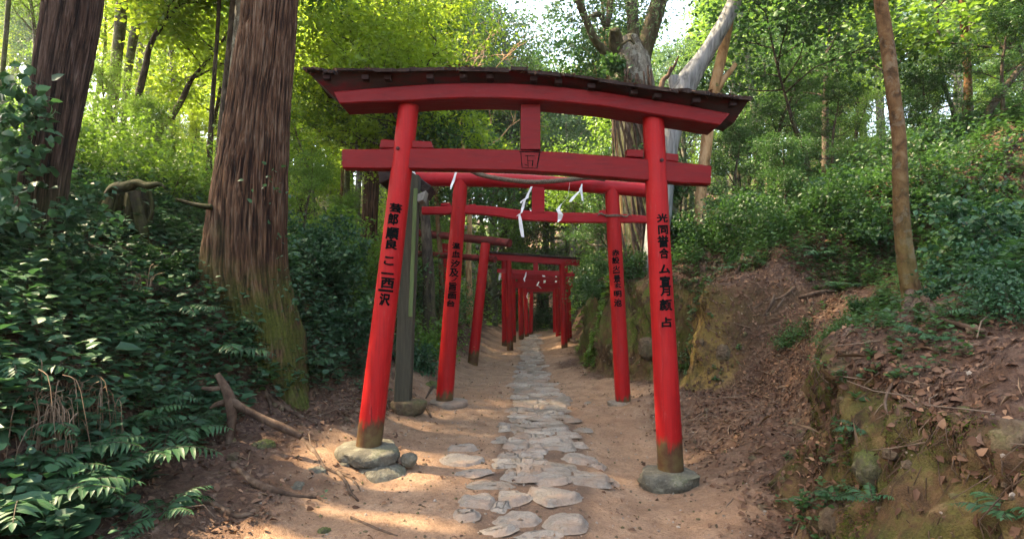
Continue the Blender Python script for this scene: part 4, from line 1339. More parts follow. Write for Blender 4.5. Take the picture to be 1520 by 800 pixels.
def big_trunk(name, label, pix, Y, mat, ridge=.016, nseg=150, nring=260, flare=None, up=9, crown=None, cat='tree', group=None, ks=17.0, wobble=.03):
    pts, rad = px_path(pix, Y)
    pts, rad = extend_up(pts, rad, up)
    A = resample(np.hstack([np.array(pts), np.array(rad)[:, None]]), nring)
    gb = gz(pts[0][0], pts[0][1])

    def disp(th, C, rr):
        z = C[:, 2:3]; c, s = np.cos(th), np.sin(th)
        r_ = rr * (1 + wobble * vn(c * 1.2, s * 1.2, z * .5 + Y) + wobble * .7 * vn(c * 3, s * 3, z * .35))
        if flare: r_ = flare(th, z, r_)
        wv = .10 * fbm(c * 2, s * 2, z * 1.6, 3)
        a = vn((c + wv) * ks, (s + wv) * ks, z * 1.3 + Y); b = vn((c + wv) * ks * 2.1, (s - wv) * ks * 2.1, z * 3.4); b3 = vn(c * ks * 3.7, s * ks * 3.7, z * 7)
        e = (1 - np.abs(a) * 2.2) * .45 + (1 - np.abs(b) * 2.2) * .38 + b3 * .25 - .10
        RIDGE.append(np.broadcast_to(e, rr.shape).copy())
        return r_ + ridge * e
    RIDGE = []
    mb = MB(); tube(mb, A[:, :3], A[:, 3], nseg, None, disp)
    root = empty(name, (pts[0][0], pts[0][1], gb)); tag(root, label, cat, group)
    tr = mb.build('trunk', M[mat], root, origin=(pts[0][0], pts[0][1], gb))
    at = tr.data.attributes.new('ridge', 'FLOAT', 'POINT'); rv = np.zeros(len(tr.data.vertices), np.float32); rv[:RIDGE[0].size] = RIDGE[0].ravel(); at.data.foreach_set('value', rv)
    if crown:
        rng = np.random.default_rng(int(pix[0][0]) + 3)
        wd, lf = conifer_crown(rng, pts[1], pts[-1], *crown)
        tr2 = wd.build('branches', M[mat], root, origin=pts[-1])
        lf.build('crown', M['conifer'], root, origin=pts[-1])
    return root, tr


def flare_t2(th, z, r):
    # world angle: 0 = +x (right), -pi/2 = towards the camera
    c, s = np.cos(th), np.sin(th)
    def lobe(a0, w_, zt, amp, hh):
        d = np.arccos(np.clip(c * math.cos(a0) + s * math.sin(a0), -1, 1))
        return amp * np.exp(-(d / w_) ** 2) * np.exp(-np.maximum(z - zt, 0) / hh)
    return r + lobe(-.55, .50, .10, .34, .34) + lobe(-1.55, .55, .3, .14, .5) + lobe(3.5, .6, 1.2, .26, .55) + lobe(-2.4, .5, .9, .14, .6) + lobe(1.2, .7, .9, .2, .5) + lobe(.2, .5, .2, .08, .4)


def flare_1(th, z, r):
    c, s = np.cos(th), np.sin(th)
    return r * (1 + .10 * np.cos(3 * th + .4) * np.exp(-np.maximum(z - .9, 0) / .8) + .25 * np.exp(-np.maximum(z - .9, 0) / .5))


big_trunk('cedar_tree', 'massive red brown cedar with fluted bark, mossy at its flared foot',
          [(404, -30, 82), (399, 40, 84), (391, 110, 90), (382, 200, 98), (374, 300, 108), (374, 400, 106), (392, 500, 92), (402, 590, 80)], 5.5, 'cedar', .019, 340, 640, flare_t2, 9, (7.5, 15, 3.2))
big_trunk('cedar_tree', 'leaning dark cedar at the left edge, leaves climbing over its side',
          [(112, -30, 92), (106, 30, 90), (90, 120, 86), (72, 230, 76), (60, 320, 72), (52, 420, 66), (46, 500, 62)], 4.2, 'cedar_dark', .014, 280, 520, flare_1, 9, (7, 14, 3.0))
big_trunk('cedar_tree', 'slim straight reddish cedar seen between the left post and the big cedar',
          [(562, 60, 20), (558, 120, 21), (553, 250, 23), (548, 340, 25), (546, 392, 29)], 12.0, 'cedar', .008, 60, 90, None, 6, (9.5, 15, 2.4), ks=7)

# gnarled old tree behind the gate
Yg = 9.5
rt, tr = big_trunk('old_tree', 'gnarled old tree splitting into several stems above the gate roof',
                   [(936, 88, 52), (940, 130, 60), (948, 200, 66), (962, 300, 74), (978, 370, 96), (990, 430, 120)], Yg, 'bark_grey', .02, 90, 130, None, .4, None, ks=8, wobble=.09)
mb = MB()


def stem_px(mb, pix, Y, seg=12, n=26, dy=0.0, rough=.12):
    m = len(pix)
    C = [tuple(P(a, b, Y + dy * k / (m - 1))) for k, (a, b, w_) in enumerate(pix)]
    rr_ = [w_ / 2 / F * Y / math.sqrt(1 + ((a - 760) / F) ** 2) for a, _, w_ in pix]
    tube(mb, C, rr_, seg, n, lambda th, Cc, rr: rr * (1 + rough * vn(np.cos(th) * 2, np.sin(th) * 2, Cc[:, 2:3] * 2.2 + pix[0][0]) + rough * .5 * vn(np.cos(th) * 6, np.sin(th) * 6, Cc[:, 2:3] * 3)))


stem_px(mb, [(930, 105, 20), (905, 84, 14), (884, 60, 12), (872, 35, 11), (862, 10, 11), (850, -30, 10), (838, -90, 8)], Yg, dy=-.4)
stem_px(mb, [(872, 30, 9), (890, 22, 9), (900, 40, 9), (905, 10, 10), (904, -40, 10), (900, -100, 8)], Yg, dy=.3)
stem_px(mb, [(948, 96, 34), (958, 66, 26), (970, 30, 25), (980, -5, 24), (992, -60, 22), (1004, -130, 18)], Yg, dy=-.2)
stem_px(mb, [(938, 100, 30), (940, 50, 20), (938, 10, 18), (935, -40, 17), (930, -120, 14)], Yg, dy=.5)
stem_px(mb, [(920, 90, 26), (914, 60, 22), (912, 44, 14)], Yg, dy=-.3, rough=.4)
stem_px(mb, [(918, 70, 5), (934, 60, 4), (942, 66, 3), (935, 52, 2)], Yg - .4, 5, 14)
mb.build('stems', M['bark_dark'], rt, origin=tuple(P(935, 100, Yg)))
mb = MB(); rg = np.random.default_rng(31)
for k in range(26):      # shaggy aerial roots and bark strands down the trunk
    x0 = rg.uniform(905, 968); stem_px(mb, [(x0, rg.uniform(95, 130), 3), (x0 + rg.uniform(-4, 6), 170, 4), (x0 + rg.uniform(0, 14), 230, 3), (x0 + rg.uniform(10, 30), 330, 4), (x0 + rg.uniform(20, 52), 400, 5)], Yg - .45 - rg.random() * .1, 5, 24)
mb.build('hanging_roots', M['root'], rt, origin=tuple(P(940, 130, Yg)))
mb = MB()
C = [tuple(P(rg.uniform(850, 985), rg.uniform(-110, 40) , Yg + rg.uniform(-.8, 1.2))) for _ in range(120)]
clumps(mb, rg, C, 50, .09, .010, (.36, .36, .36), .9, .2)
mb.build('crown', M['conifer'], rt, origin=tuple(P(930, -20, Yg)))


def odd_stem(name, label, pixsets, Y, mat, cat='tree', dy=0.0, seg=14, group=None, rough=.12):
    b = pixsets[0][0]; g = P(b[0], b[1], Y)
    mb = MB()
    for ps in pixsets: stem_px(mb, ps, Y, seg, 40, dy, rough)
    root = empty(name, (g.x, g.y, g.z)); tag(root, label, cat, group)
    mb.build('trunk', M[mat], root, origin=tuple(g))
    return root


odd_stem('dead_tree', 'bleached bare dead trunk slanting up to the right above the gate roof',
         [[(968, 440, 40), (978, 330, 36), (990, 220, 36), (1004, 160, 38), (1020, 122, 34), (1042, 88, 28), (1062, 56, 25), (1082, 20, 23), (1096, -15, 20), (1108, -60, 18)],
          [(1008, 150, 20), (1001, 128, 17), (999, 114, 16)]], 8.9, 'bark_pale')
odd_stem('dead_tree', 'small forked dead twig of red wood left of the bleached trunk',
         [[(975, 400, 9), (978, 200, 9), (982, 128, 8), (992, 112, 6), (996, 100, 5)], [(990, 116, 4), (1002, 96, 4), (1007, 84, 2)]], 8.3, 'root')
odd_stem('bare_tree', 'slim tan trunk with a short side fork, right behind the bleached trunk',
         [[(1034, 400, 18), (1040, 300, 17), (1050, 200, 17), (1058, 140, 17), (1070, 90, 16), (1078, 50, 15), (1088, 0, 14), (1096, -70, 12)],
          [(1062, 138, 11), (1074, 118, 9), (1086, 104, 8), (1092, 96, 7)]], 9.2, 'bark_tan')

# thin foreground tree on the right bank
rt, tr = big_trunk('young_tree', 'thin brown trunk with scarred smooth bark standing on the right bank',
                   [(1304, -60, 21), (1307, 0, 22), (1316, 60, 23), (1325, 130, 23), (1334, 200, 23), (1336, 260, 24), (1339, 330, 26), (1345, 390, 29), (1354, 440, 34), (1358, 475, 40)], 4.5, 'bark_brown',
                   .0025, 50, 220, lambda th, z, r: r * (1 + .07 * vn(np.cos(th) * 2, np.sin(th) * 2, z * 5) + .05 * (np.abs(vn(z * 2.1, 4.)) < .07) * (.6 + .4 * np.cos(th + 2))), 3.5, None, ks=5)
rg = np.random.default_rng(77)
wd, lf = broadleaf(rg, [tuple(P(1300, -110, 4.5)), tuple(P(1298, -250, 4.5)), tuple(P(1292, -420, 4.5)), tuple(P(1292, -600, 4.5))], [.07, .055, .035, .01], 12, .15, 1.9)
wd.build('branches', M['bark_brown'], rt, origin=tuple(P(1300, -110, 4.5))); lf.build('crown', M['leaf_dark'], rt, origin=tuple(P(1300, -110, 4.5)))
mb = MB(); base = P(1352, 445, 4.45)
for k, (a, b) in enumerate(((1378, 500), (1338, 520), (1330, 480), (1392, 470), (1368, 515), (1350, 535))):
    q = ground_hit(a, b); tube(mb, [base + Vector((0, 0, .05)), base.lerp(q, .45) + Vector((0, -.04, .05)), q - Vector((0, 0, .03))], [.045, .03, .012], 7, 12)
mb.build('root', M['root'], rt, origin=tuple(base))

# slender trunks on the slopes: (label, pixels, Y, bark, leaf, limbs)
def slope_tree(label, pix, Y, barkm, leafm=None, up=5, n_limbs=11, reach=2.2, start=.55, group=None, leafL=.1, n_per=46, seed=1, name='tree'):
    pts, rad = px_path(pix, Y)
    b0 = pts[1]
    pts, rad = extend_up(pts, rad, up, .25)
    rng = np.random.default_rng(seed)
    wd, lf = broadleaf(rng, pts, rad, n_limbs, start, reach, leafL=leafL, n_per=n_per)
    root = empty(name, b0); tag(root, label, 'tree', group)
    wd.build('trunk', M[barkm], root, origin=b0)
    if leafm: lf.build('crown', M[leafm], root, origin=b0)
    return root


slope_tree('mossy grey green trunk on the left slope, right of the leaning cedar', [(182, 0, 19), (176, 60, 18), (170, 120, 18), (166, 180, 18), (162, 240, 22)], 10, 'bark_grey', 'leaf_yellow', seed=101)
slope_tree('slightly thinner grey trunk close behind the mossy trunk on the left slope', [(212, -10, 16), (204, 30, 15), (192, 90, 13), (186, 160, 12), (184, 230, 14)], 11.2, 'bark_grey', 'leaf_mid', seed=102)
slope_tree('dark crooked tree with a kinked trunk on the left slope', [(262, 12, 5), (240, 38, 8), (222, 70, 9), (216, 100, 10), (205, 150, 12), (206, 210, 12), (204, 270, 14)], 9.6, 'bark_dark', 'leaf_yellow', up=2, reach=1.4, seed=103)
slope_tree('thin tree bending to the right in the bright clearing on the left', [(300, 100, 5), (283, 120, 7), (272, 145, 9), (254, 175, 10), (236, 198, 10), (222, 235, 12)], 10.6, 'bark_dark', 'leaf_yellow', up=3, reach=1.6, seed=104)
slope_tree('very thin upright trunk left of the two dark trunks beside the big cedar', [(326, -10, 6), (322, 60, 6), (317, 130, 7), (312, 215, 9)], 9.4, 'bark_dark', 'leaf_mid', seed=105)
slope_tree('dark straight trunk just left of the big cedar', [(350, -10, 16), (344, 60, 14), (336, 130, 13), (328, 215, 15)], 8.8, 'bark_dark', 'leaf_mid', seed=106)
slope_tree('pale blotched trunk partly hidden by the left side of the big cedar', [(362, -10, 22), (355, 60, 19), (347, 130, 18), (342, 215, 20)], 8.2, 'bark_grey', 'leaf_mid', seed=107)
slope_tree('thin pole like trunk at the top left corner behind the leaning cedar', [(14, -20, 8), (10, 40, 8), (4, 110, 9)], 7.5, 'bark_grey', 'leaf_mid', seed=108)
slope_tree('greenish thin trunk between the big cedar and the slim cedar', [(520, 120, 7), (518, 190, 8), (514, 290, 10)], 13.5, 'bark_grey', 'leaf_yellow', up=3, reach=1.8, seed=109)
slope_tree('thin brown trunk left of the greenish one, behind the tie beam end', [(508, 150, 6), (510, 220, 6), (508, 300, 8)], 14.5, 'bark_brown', 'leaf_yellow', up=3, reach=1.8, seed=110)
slope_tree('red brown thin trunk standing behind the second gate on the left', [(650, 330, 7), (655, 400, 8), (656, 470, 10)], 11.6, 'bark_brown', 'leaf_dark', up=4, reach=1.6, seed=111)
slope_tree('pale thin trunk in the thicket seen through the big gate, right of the strut', [(912, 180, 8), (920, 240, 8), (926, 330, 9)], 12.2, 'bark_tan', 'leaf_dark', up=4, reach=1.6, seed=112)
slope_tree('dark trunk leaning hard to the right near the right edge', [(1532, 78, 12), (1502, 118, 13), (1478, 150, 14), (1450, 195, 15), (1430, 240, 17), (1424, 265, 20)], 7.6, 'bark_dark', 'leaf_mid', up=3, reach=2, seed=113)
slope_tree('upright forked brown trunk behind the right leaning trunk', [(1428, -10, 12), (1432, 60, 14), (1437, 130, 15), (1432, 200, 17), (1428, 262, 20)], 8.6, 'bark_brown', 'leaf_dark', seed=114)
slope_tree('thin dark trunk with a crook in the middle of the right thicket', [(1168, 150, 5), (1180, 190, 8), (1196, 230, 8), (1204, 300, 9)], 9.4, 'bark_dark', 'leaf_dark', up=2.5, reach=1.8, seed=115)
slope_tree('thin dark stem right of the scarred brown trunk', [(1392, 40, 6), (1400, 120, 7), (1418, 180, 8), (1420, 262, 10)], 8.1, 'bark_dark', 'leaf_mid', seed=116)

# pale leafless branches against the sky
def bare(label, px, py, Y, h, seed, n=16):
    rng = np.random.default_rng(seed); mb = MB(); x, _, _ = P(px, py, Y); g = gz(x, Y)
    top = P(px, py, Y).z
    pts, rad = limb(rng, (x, Y, g - .3), (0, .1, 1), top - g, .11, 0, 12, .05); tube(mb, pts, rad, 8)
    for k in range(n):
        q = pts[rng.integers(5, 12)]; az = rng.random() * 6.28
        p2, r2 = limb(rng, q, (math.cos(az), math.sin(az) * .6, rng.uniform(.3, 1.2)), h * rng.uniform(.3, .7), .032, .3, 8, .28); tube(mb, p2, r2, 5)
        for s in range(5):
            p3, r3 = limb(rng, p2[rng.integers(2, 8)], p2[-1] - p2[0] + rng.normal(size=3), h * rng.uniform(.12, .32), .012, .1, 6, .4); tube(mb, p3, r3, 4)
    root = empty('bare_tree', (x, Y, g)); tag(root, label, 'tree'); mb.build('trunk', M['bark_tan'], root, origin=(x, Y, g))


bare('leafless tree with pale twisting branches against the sky, top centre', 700, 60, 16.5, 5.2, 5, 20)
bare('leafless pale tree among green crowns left of the sky gap', 845, 100, 24, 5, 6, 12)

# ---- background trees: template, px, Y, crown top row, leaf, label, bark
bgt = [
    ('dome', 640, 10.8, 12, 'leaf_yellow', 'round yellow green crown rising right behind the left half of the gate roof', 'bark_dark'),
    ('dome', 528, 11.6, 92, 'leaf_mid', 'low sunlit crown behind the left tip of the roof', 'bark_grey'),
    ('tall_c', 468, 13.5, 150, 'leaf_mid', 'bright small tree in the gap right of the big cedar', 'bark_grey'),
    ('tall_a', 455, 17.0, -30, 'conifer', 'dark bluish tree high behind the gap right of the big cedar', 'bark_dark'),
    ('tall_b', 560, 19.0, -60, 'conifer', 'tall dull green tree behind the yellow green crowns', 'bark_grey'),
    ('tall_a', 250, 14.0, -60, 'leaf_yellow', 'tall bright tree in the middle of the left clearing', 'bark_grey'),
    ('tall_c', 300, 12.5, 30, 'leaf_yellow', 'smaller bright tree just left of the dark trunks', 'bark_dark'),
    ('tall_b', 195, 16.5, -80, 'leaf_mid', 'tall tree behind the mossy grey trunk, mid green', 'bark_grey'),
    ('tall_c', 130, 12.0, -20, 'leaf_yellow', 'bright tree seen immediately right of the leaning cedar', 'bark_grey'),
    ('tall_a', 40, 10.5, -60, 'leaf_mid', 'green tree filling the top left corner', 'bark_grey'),
    ('low_b', 150, 9.0, 170, 'leaf_mid', 'leafy low tree below the mossy grey trunk', 'bark_dark'),
    ('low_a', 225, 8.6, 235, 'leaf_mid', 'low leafy tree at the centre of the left slope', 'bark_dark'),
    ('low_b', 275, 12.0, 200, 'leaf_yellow', 'low yellow green tree in the far end of the left clearing', 'bark_dark'),
    ('tall_b', 760, 24.0, 20, 'conifer', 'hazy distant tree behind the roof centre', 'bark_grey'),
    ('tall_a', 850, 21.0, 140, 'conifer', 'distant tree under the sky gap', 'bark_grey'),
    ('tall_c', 880, 15.0, 85, 'leaf_mid', 'green tree left of the gnarled old tree', 'bark_grey'),
    ('low_b', 620, 13.5, 190, 'leaf_mid', 'leafy tree seen under the lintel, left half of the gate', 'bark_dark'),
    ('low_a', 720, 22.5, 195, 'leaf_mid', 'leafy tree seen under the lintel left of the strut', 'bark_dark'),
    ('low_b', 850, 24.0, 190, 'leaf_mid', 'leafy tree seen under the lintel right of the strut', 'bark_dark'),
    ('tall_c', 905, 13.0, 215, 'leaf_dark', 'dark leafy tree left of the right post, under the lintel', 'bark_dark'),
    ('tall_c', 740, 26, 110, 'leaf_dark', 'tree behind the strut of the front gate', 'bark_dark'),
    ('tall_c', 800, 27, 120, 'conifer', 'dull green tree straight above the tunnel of gates', 'bark_dark'),
    ('tall_b', 1018, 17.0, 90, 'conifer', 'bluish tree between the gnarled tree and the bleached trunk', 'bark_grey'),
    ('tall_a', 1130, 15.0, -40, 'leaf_mid', 'bright green tree right of the tan forked trunk', 'bark_grey'),
    ('tall_b', 1090, 19.5, -50, 'leaf_mid', 'pale sunlit tree far behind the bleached trunk', 'bark_grey'),
    ('tall_c', 1150, 10.5, 70, 'leaf_dark', 'bushy green tree right of the roof tip', 'bark_dark'),
    ('low_b', 1090, 9.4, 185, 'leaf_dark', 'dark leafy tree below the roof tip, behind the beam end', 'bark_dark'),
    ('tall_a', 1230, 12.0, -50, 'leaf_dark', 'tall dark tree left of the scarred brown trunk', 'bark_dark'),
    ('low_b', 1240, 8.6, 140, 'leaf_dark', 'layered green tree in front of the dark tree on the right slope', 'bark_dark'),
    ('tall_b', 1340, 13.0, -60, 'leaf_dark', 'tall dark tree behind the scarred brown trunk', 'bark_dark'),
    ('tall_a', 1450, 11.0, -80, 'leaf_dark', 'tall green tree in the upper right', 'bark_dark'),
    ('tall_c', 1540, 9.0, -60, 'leaf_mid', 'green tree at the upper right edge', 'bark_dark'),
    ('low_a', 1380, 7.9, 90, 'leaf_dark', 'low dark tree right of the scarred brown trunk', 'bark_dark'),
    ('low_b', 1500, 7.2, 120, 'leaf_dark', 'leafy low tree under the leaning trunk near the right edge', 'bark_dark'),
    ('low_a', 1170, 7.8, 235, 'leaf_dark', 'small leafy tree low in the right thicket', 'bark_dark'),
    ('low_b', 1010, 11.2, 240, 'leaf_dark', 'dark tree behind the right post of the front gate', 'bark_dark'),
    ('low_b', 790, 25.0, 330, 'leaf_dark', 'black green tree closing the end of the tunnel', 'bark_dark'),
    ('low_b', 640, 16.0, 280, 'leaf_dark', 'dark leafy tree behind the third gate', 'bark_dark'),
    ('low_b', 590, 12.8, 290, 'leaf_mid', 'green tree in the gap behind the unpainted square post', 'bark_dark'),
    ('low_a', 500, 10.8, 290, 'leaf_mid', 'leafy tree left of the slim cedar foot', 'bark_dark'),
    ('low_b', 448, 8.6, 270, 'leaf_mid', 'leafy low tree touching the right side of the big cedar', 'bark_dark'),
]
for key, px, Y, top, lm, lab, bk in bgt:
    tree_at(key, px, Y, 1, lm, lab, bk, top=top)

# farther woods on both hills: individuals, alike from here
k = 0
for Y in (20, 24, 29, 35, 43):
    for px in range(-80, 1640, 84):
        if Y == 20 and px < 1050: continue
        pxx = px + rnd.uniform(-40, 40); Yy = Y + rnd.uniform(-2.5, 2.5)
        if 700 < pxx < 1090: topr = rnd.uniform(40, 130)
        else: topr = rnd.uniform(-70, 10)
        if 790 < pxx < 885 or 970 < pxx < 1035: topr = rnd.uniform(110, 170)
        lm = 'leaf_yellow' if pxx < 430 and rnd.random() < .55 else ('leaf_mid' if rnd.random() < .6 else 'conifer')
        kk = rnd.choice(['tall_a', 'tall_b', 'tall_c'])
        tree_at(kk, pxx, Yy, 1, lm, 'distant forest tree blurred among its neighbours on the hill behind', 'bark_grey', 'distant trees of the forest behind', top=topr)
        k += 1

for Y, pxs in ((14.5, (1085, 1180, 1275, 1370, 1470)), (17.5, (1110, 1200, 1290, 1385, 1480, 1570)), (15.5, (60, 150, 330, 420)), (18.5, (20, 130, 240, 350, 450, 540))):
    for px in pxs:
        tree_at(rnd.choice(['low_a', 'low_b']), px + rnd.uniform(-25, 25), Y + rnd.uniform(-.7, .7), 1, rnd.choice(['leaf_mid', 'leaf_dark']) if px > 600 else rnd.choice(['leaf_mid', 'leaf_yellow']), 'leafy understory tree in the thicket on the slope', 'bark_dark', 'understory trees in the thicket', top=rnd.uniform(70, 170))

# unseen trees beside the frame, added to shade the foreground
for kk, x, y_, s in (('tall_a', -8.5, 5.2, 1.2), ('tall_b', -6.0, 1.0, 1.25), ('tall_a', -5.3, 4.1, 1.15), ('tall_c', -4.9, 2.5, 1.3)):
    inst(kk, 'tree', x, y_, gz(x, y_), s * 1.15, rnd.random() * 6, 'leaf_dark', 'unseen tree added beside the path to shade the foreground', 'tree', 'unseen trees added for shade', 'bark_dark')

# ---- shrubs on the banks
bsh = [
    ('bush_c', 470, 7.4, 1.0, 'leaf_teal', 'glossy dark shrub at the right foot of the big cedar'),
    ('bush_c', 505, 7.0, .85, 'leaf_teal', 'dark glossy shrub whose leaves end just left of the big red post'),
    ('bush_a', 450, 8.0, 1.1, 'leaf_teal', 'dark shrub above the glossy one right of the cedar'),
    ('bush_c', 520, 8.2, .9, 'leaf_dark', 'dark green shrub behind the left red post'),
    ('bush_b', 540, 9.6, 1.0, 'leaf_mid', 'yellowish green shrub at the foot of the slim cedar'),
    ('bush_a', 570, 9.0, .8, 'leaf_dark', 'shrub between the slim cedar and the unpainted post'),
    ('bush_c', 625, 8.2, .75, 'leaf_teal', 'bluish fern like shrub between the square post and second gate'),
    ('bush_a', 638, 9.6, .9, 'leaf_mid', 'green shrub right of the unpainted square post'),
    ('bush_a', 480, 10.0, 1.2, 'leaf_mid', 'sunlit shrub high on the bank right of the cedar'),
    ('bush_b', 610, 11.2, 1.1, 'leaf_dark', 'dark shrub under the third gate lintel'),
    ('bush_b', 665, 13.8, 1.0, 'leaf_dark', 'dark shrub behind the third gate post'),
    ('bush_b', 775, 23.5, 1.2, 'leaf_dark', 'black green shrub in the left half of the tunnel end'),
    ('bush_b', 815, 24.0, 1.2, 'leaf_dark', 'black green shrub in the right half of the tunnel end'),
    ('bush_a', 905, 10.6, .6, 'leaf_dark', 'shrub drooping over the mossy wall beside the tunnel'),
    ('bush_c', 890, 9.9, .45, 'leaf_dark', 'shrub on the mossy wall left of the right rear post'),
    ('bush_a', 892, 12.4, 1.0, 'leaf_dark', 'dense shrub above the right end of the fourth gate'),
    ('bush_b', 900, 14.5, 1.2, 'leaf_dark', 'dark shrub high above the mossy wall'),
    ('bush_c', 950, 8.9, .8, 'leaf_dark', 'green shrub between the two right hand posts'),
    ('bush_c', 955, 9.5, .9, 'leaf_dark', 'dark shrub above the tan boulder'),
    ('bush_a', 1035, 8.8, .8, 'leaf_dark', 'green shrub right of the front right post'),
    ('bush_a', 1080, 8.6, .9, 'leaf_dark', 'shrub at the top of the bank above the lit earth face'),
    ('bush_b', 1130, 8.0, .9, 'leaf_dark', 'dark shrub on the ridge of the right bank'),
    ('bush_a', 1160, 7.2, .75, 'leaf_dark', 'leafy green shrub in the middle of the right bank'),
    ('bush_a', 1230, 6.9, .85, 'leaf_dark', 'dark shrub left of the scarred trunk'),
    ('bush_c', 1290, 6.4, .7, 'leaf_dark', 'low green shrub just left of the scarred trunk'),
    ('bush_b', 1390, 6.5, .9, 'leaf_dark', 'shrub right behind the scarred trunk'),
    ('bush_a', 1450, 6.0, .95, 'leaf_dark', 'green shrub below the leaning dark trunk'),
    ('bush_c', 1500, 4.9, .9, 'leaf_teal', 'dark glossy shrub at the right edge, upper one'),
    ('bush_c', 1500, 4.05, .55, 'leaf_teal', 'dark glossy shrub at the right edge, hanging over the bank'),
    ('bush_c', 1488, 3.35, .42, 'leaf_teal', 'glossy shrub spilling over the bank top nearest the right edge'),
    ('bush_c', 1432, 3.75, .36, 'leaf_teal', 'small glossy shrub just right of the scarred trunk foot'),
    ('bush_a', 1530, 2.9, .36, 'leaf_teal', 'leafy shrub cut by the right edge above the mossy bank'),
    ('bush_c', 1400, 4.0, .30, 'leaf_dark', 'low leafy clump in front of the scarred trunk'),
    ('bush_a', 1240, 5.3, .34, 'leaf_dark', 'low clump of leaves among litter in the hollow of the right bank'),
    ('bush_a', 1175, 6.0, .38, 'leaf_dark', 'leafy clump above the earth hollow, right of the ochre face'),
    ('bush_c', 1290, 5.2, .34, 'leaf_dark', 'leafy clump just left of the scarred trunk foot'),
    ('bush_c', 1095, 7.6, .34, 'leaf_dark', 'small shrub on the brow of the ochre earth face'),
    ('bush_c', 1375, 4.3, .38, 'leaf_dark', 'small leafy plant at the foot of the scarred trunk'),
    ('bush_b', 160, 7.4, 1.1, 'leaf_mid', 'green shrub behind the uprooted stump'),
    ('bush_b', 240, 7.2, 1.0, 'leaf_mid', 'green shrub right behind the uprooted stump'),
    ('bush_a', 290, 7.6, .9, 'leaf_mid', 'sunlit shrub between the stump and the big cedar'),
    ('bush_a', 110, 6.4, 1.0, 'leaf_mid', 'bright leafy shrub right beside the leaning cedar'),
    ('bush_c', 150, 5.6, .8, 'leaf_dark', 'leafy shrub left of the stump'),
    ('bush_c', 12, 4.0, .9, 'leaf_teal', 'dark glossy shrub on the left edge covering the cedar foot'),
    ('bush_c', 30, 4.9, 1.2, 'leaf_teal', 'dark shrub behind the leaning cedar'),
    ('bush_c', -30, 3.6, .9, 'leaf_teal', 'dark bluish shrub cut by the left edge'),
    ('bush_c', 255, 5.1, .5, 'leaf_dark', 'leafy clump below the stump on the left bank'),
]
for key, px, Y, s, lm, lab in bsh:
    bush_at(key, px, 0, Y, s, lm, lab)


# ---- ground cover
def sprigs(mb, rng, n, weight, hrange, Lr, detail, k=(5, 10), lean=.5, wk=.36, stems=None):
    p, nm = scatter(rng, n, weight)
    nl = rng.integers(k[0], k[1], n)
    h = rng.uniform(*hrange, n)
    ax = norm(nm * lean + np.array([0, 0, 1.]) + rng.normal(size=(n, 3)) * .35)
    idx = np.repeat(np.arange(n), nl)
    # order along stem
    t = np.concatenate([np.linspace(.25, 1, q) for q in nl])
    a = np.concatenate([np.arange(q) * 2.4 for q in nl]) + (rng.random(n) * 6.28)[idx]
    pos = p[idx] + ax[idx] * (h[idx] * t)[:, None]
    rad = np.stack([np.cos(a), np.sin(a), np.zeros(len(a))], -1)
    d = rad + ax[idx] * (.1 + .5 * t)[:, None] + rng.normal(size=rad.shape) * .15
    L = rng.uniform(*Lr, n)[idx] * rng.uniform(.7, 1.2, len(idx)) * (1.1 - .35 * t)
    nrm_ = np.array([0, 0, 1.]) + nm[idx] * .5 + rng.normal(size=rad.shape) * .25
    leaves(mb, pos + rad * L[:, None] * .12, d, nrm_, L, L * wk, detail, droop=.22)
    if stems is not None:
        bb, tt = p - ax * .02, p + ax * h[:, None]
        s = norm(np.cross(ax, rdir(rng, n))) * .0022
        V = np.stack([bb - s, bb + s, tt], 1).reshape(-1, 3)
        stems.add(V, np.arange(n * 3).reshape(-1, 3))


# weights
lef = GX < 0
patch = fbm(GX * .55, GY * .55, 21, 3); patch2 = fbm(GX * 1.6, GY * 1.6, 33, 3)
dl = foot_l(GY) - GX; dr = GX - foot_r(GY)
near = GY < 8.5
wl = VIS * lef * near * sstep(.02, .30, dl + patch2 * .35) * (1 - .8 * sstep(.25, .5, patch2) * sstep(.0, -.5, GY - 4.6))
wl_slope = VIS * lef * near * sstep(-.9, .1, dl) * sstep(.10, .45, patch2) * .22
wr = VIS * (GX > 0) * near * sstep(np.interp(GY, [2, 4.5, 6.5], [.95, 1.0, .8]), np.interp(GY, [2, 4.5, 6.5], [1.6, 1.7, 1.35]), dr + patch2 * .6) * (.45 + .55 * sstep(-.1, .3, patch))
wr_edge = VIS * (GX > 0) * near * GF * sstep(.10, .5, patch2) * .12
far_w = VIS * (GY > 7.5) * (GY < 30) * np.maximum(sstep(.05, .5, dl + patch2 * .3), sstep(.55, 1.0, dr + patch2 * .4)) * (1 - GP) * np.interp(GY, [7.5, 12, 30], [1, .5, .12])
wall_w = VIS * (GX > 0) * (GY > 8) * (GY < 15) * GF * sstep(.0, .4, patch2) * .25

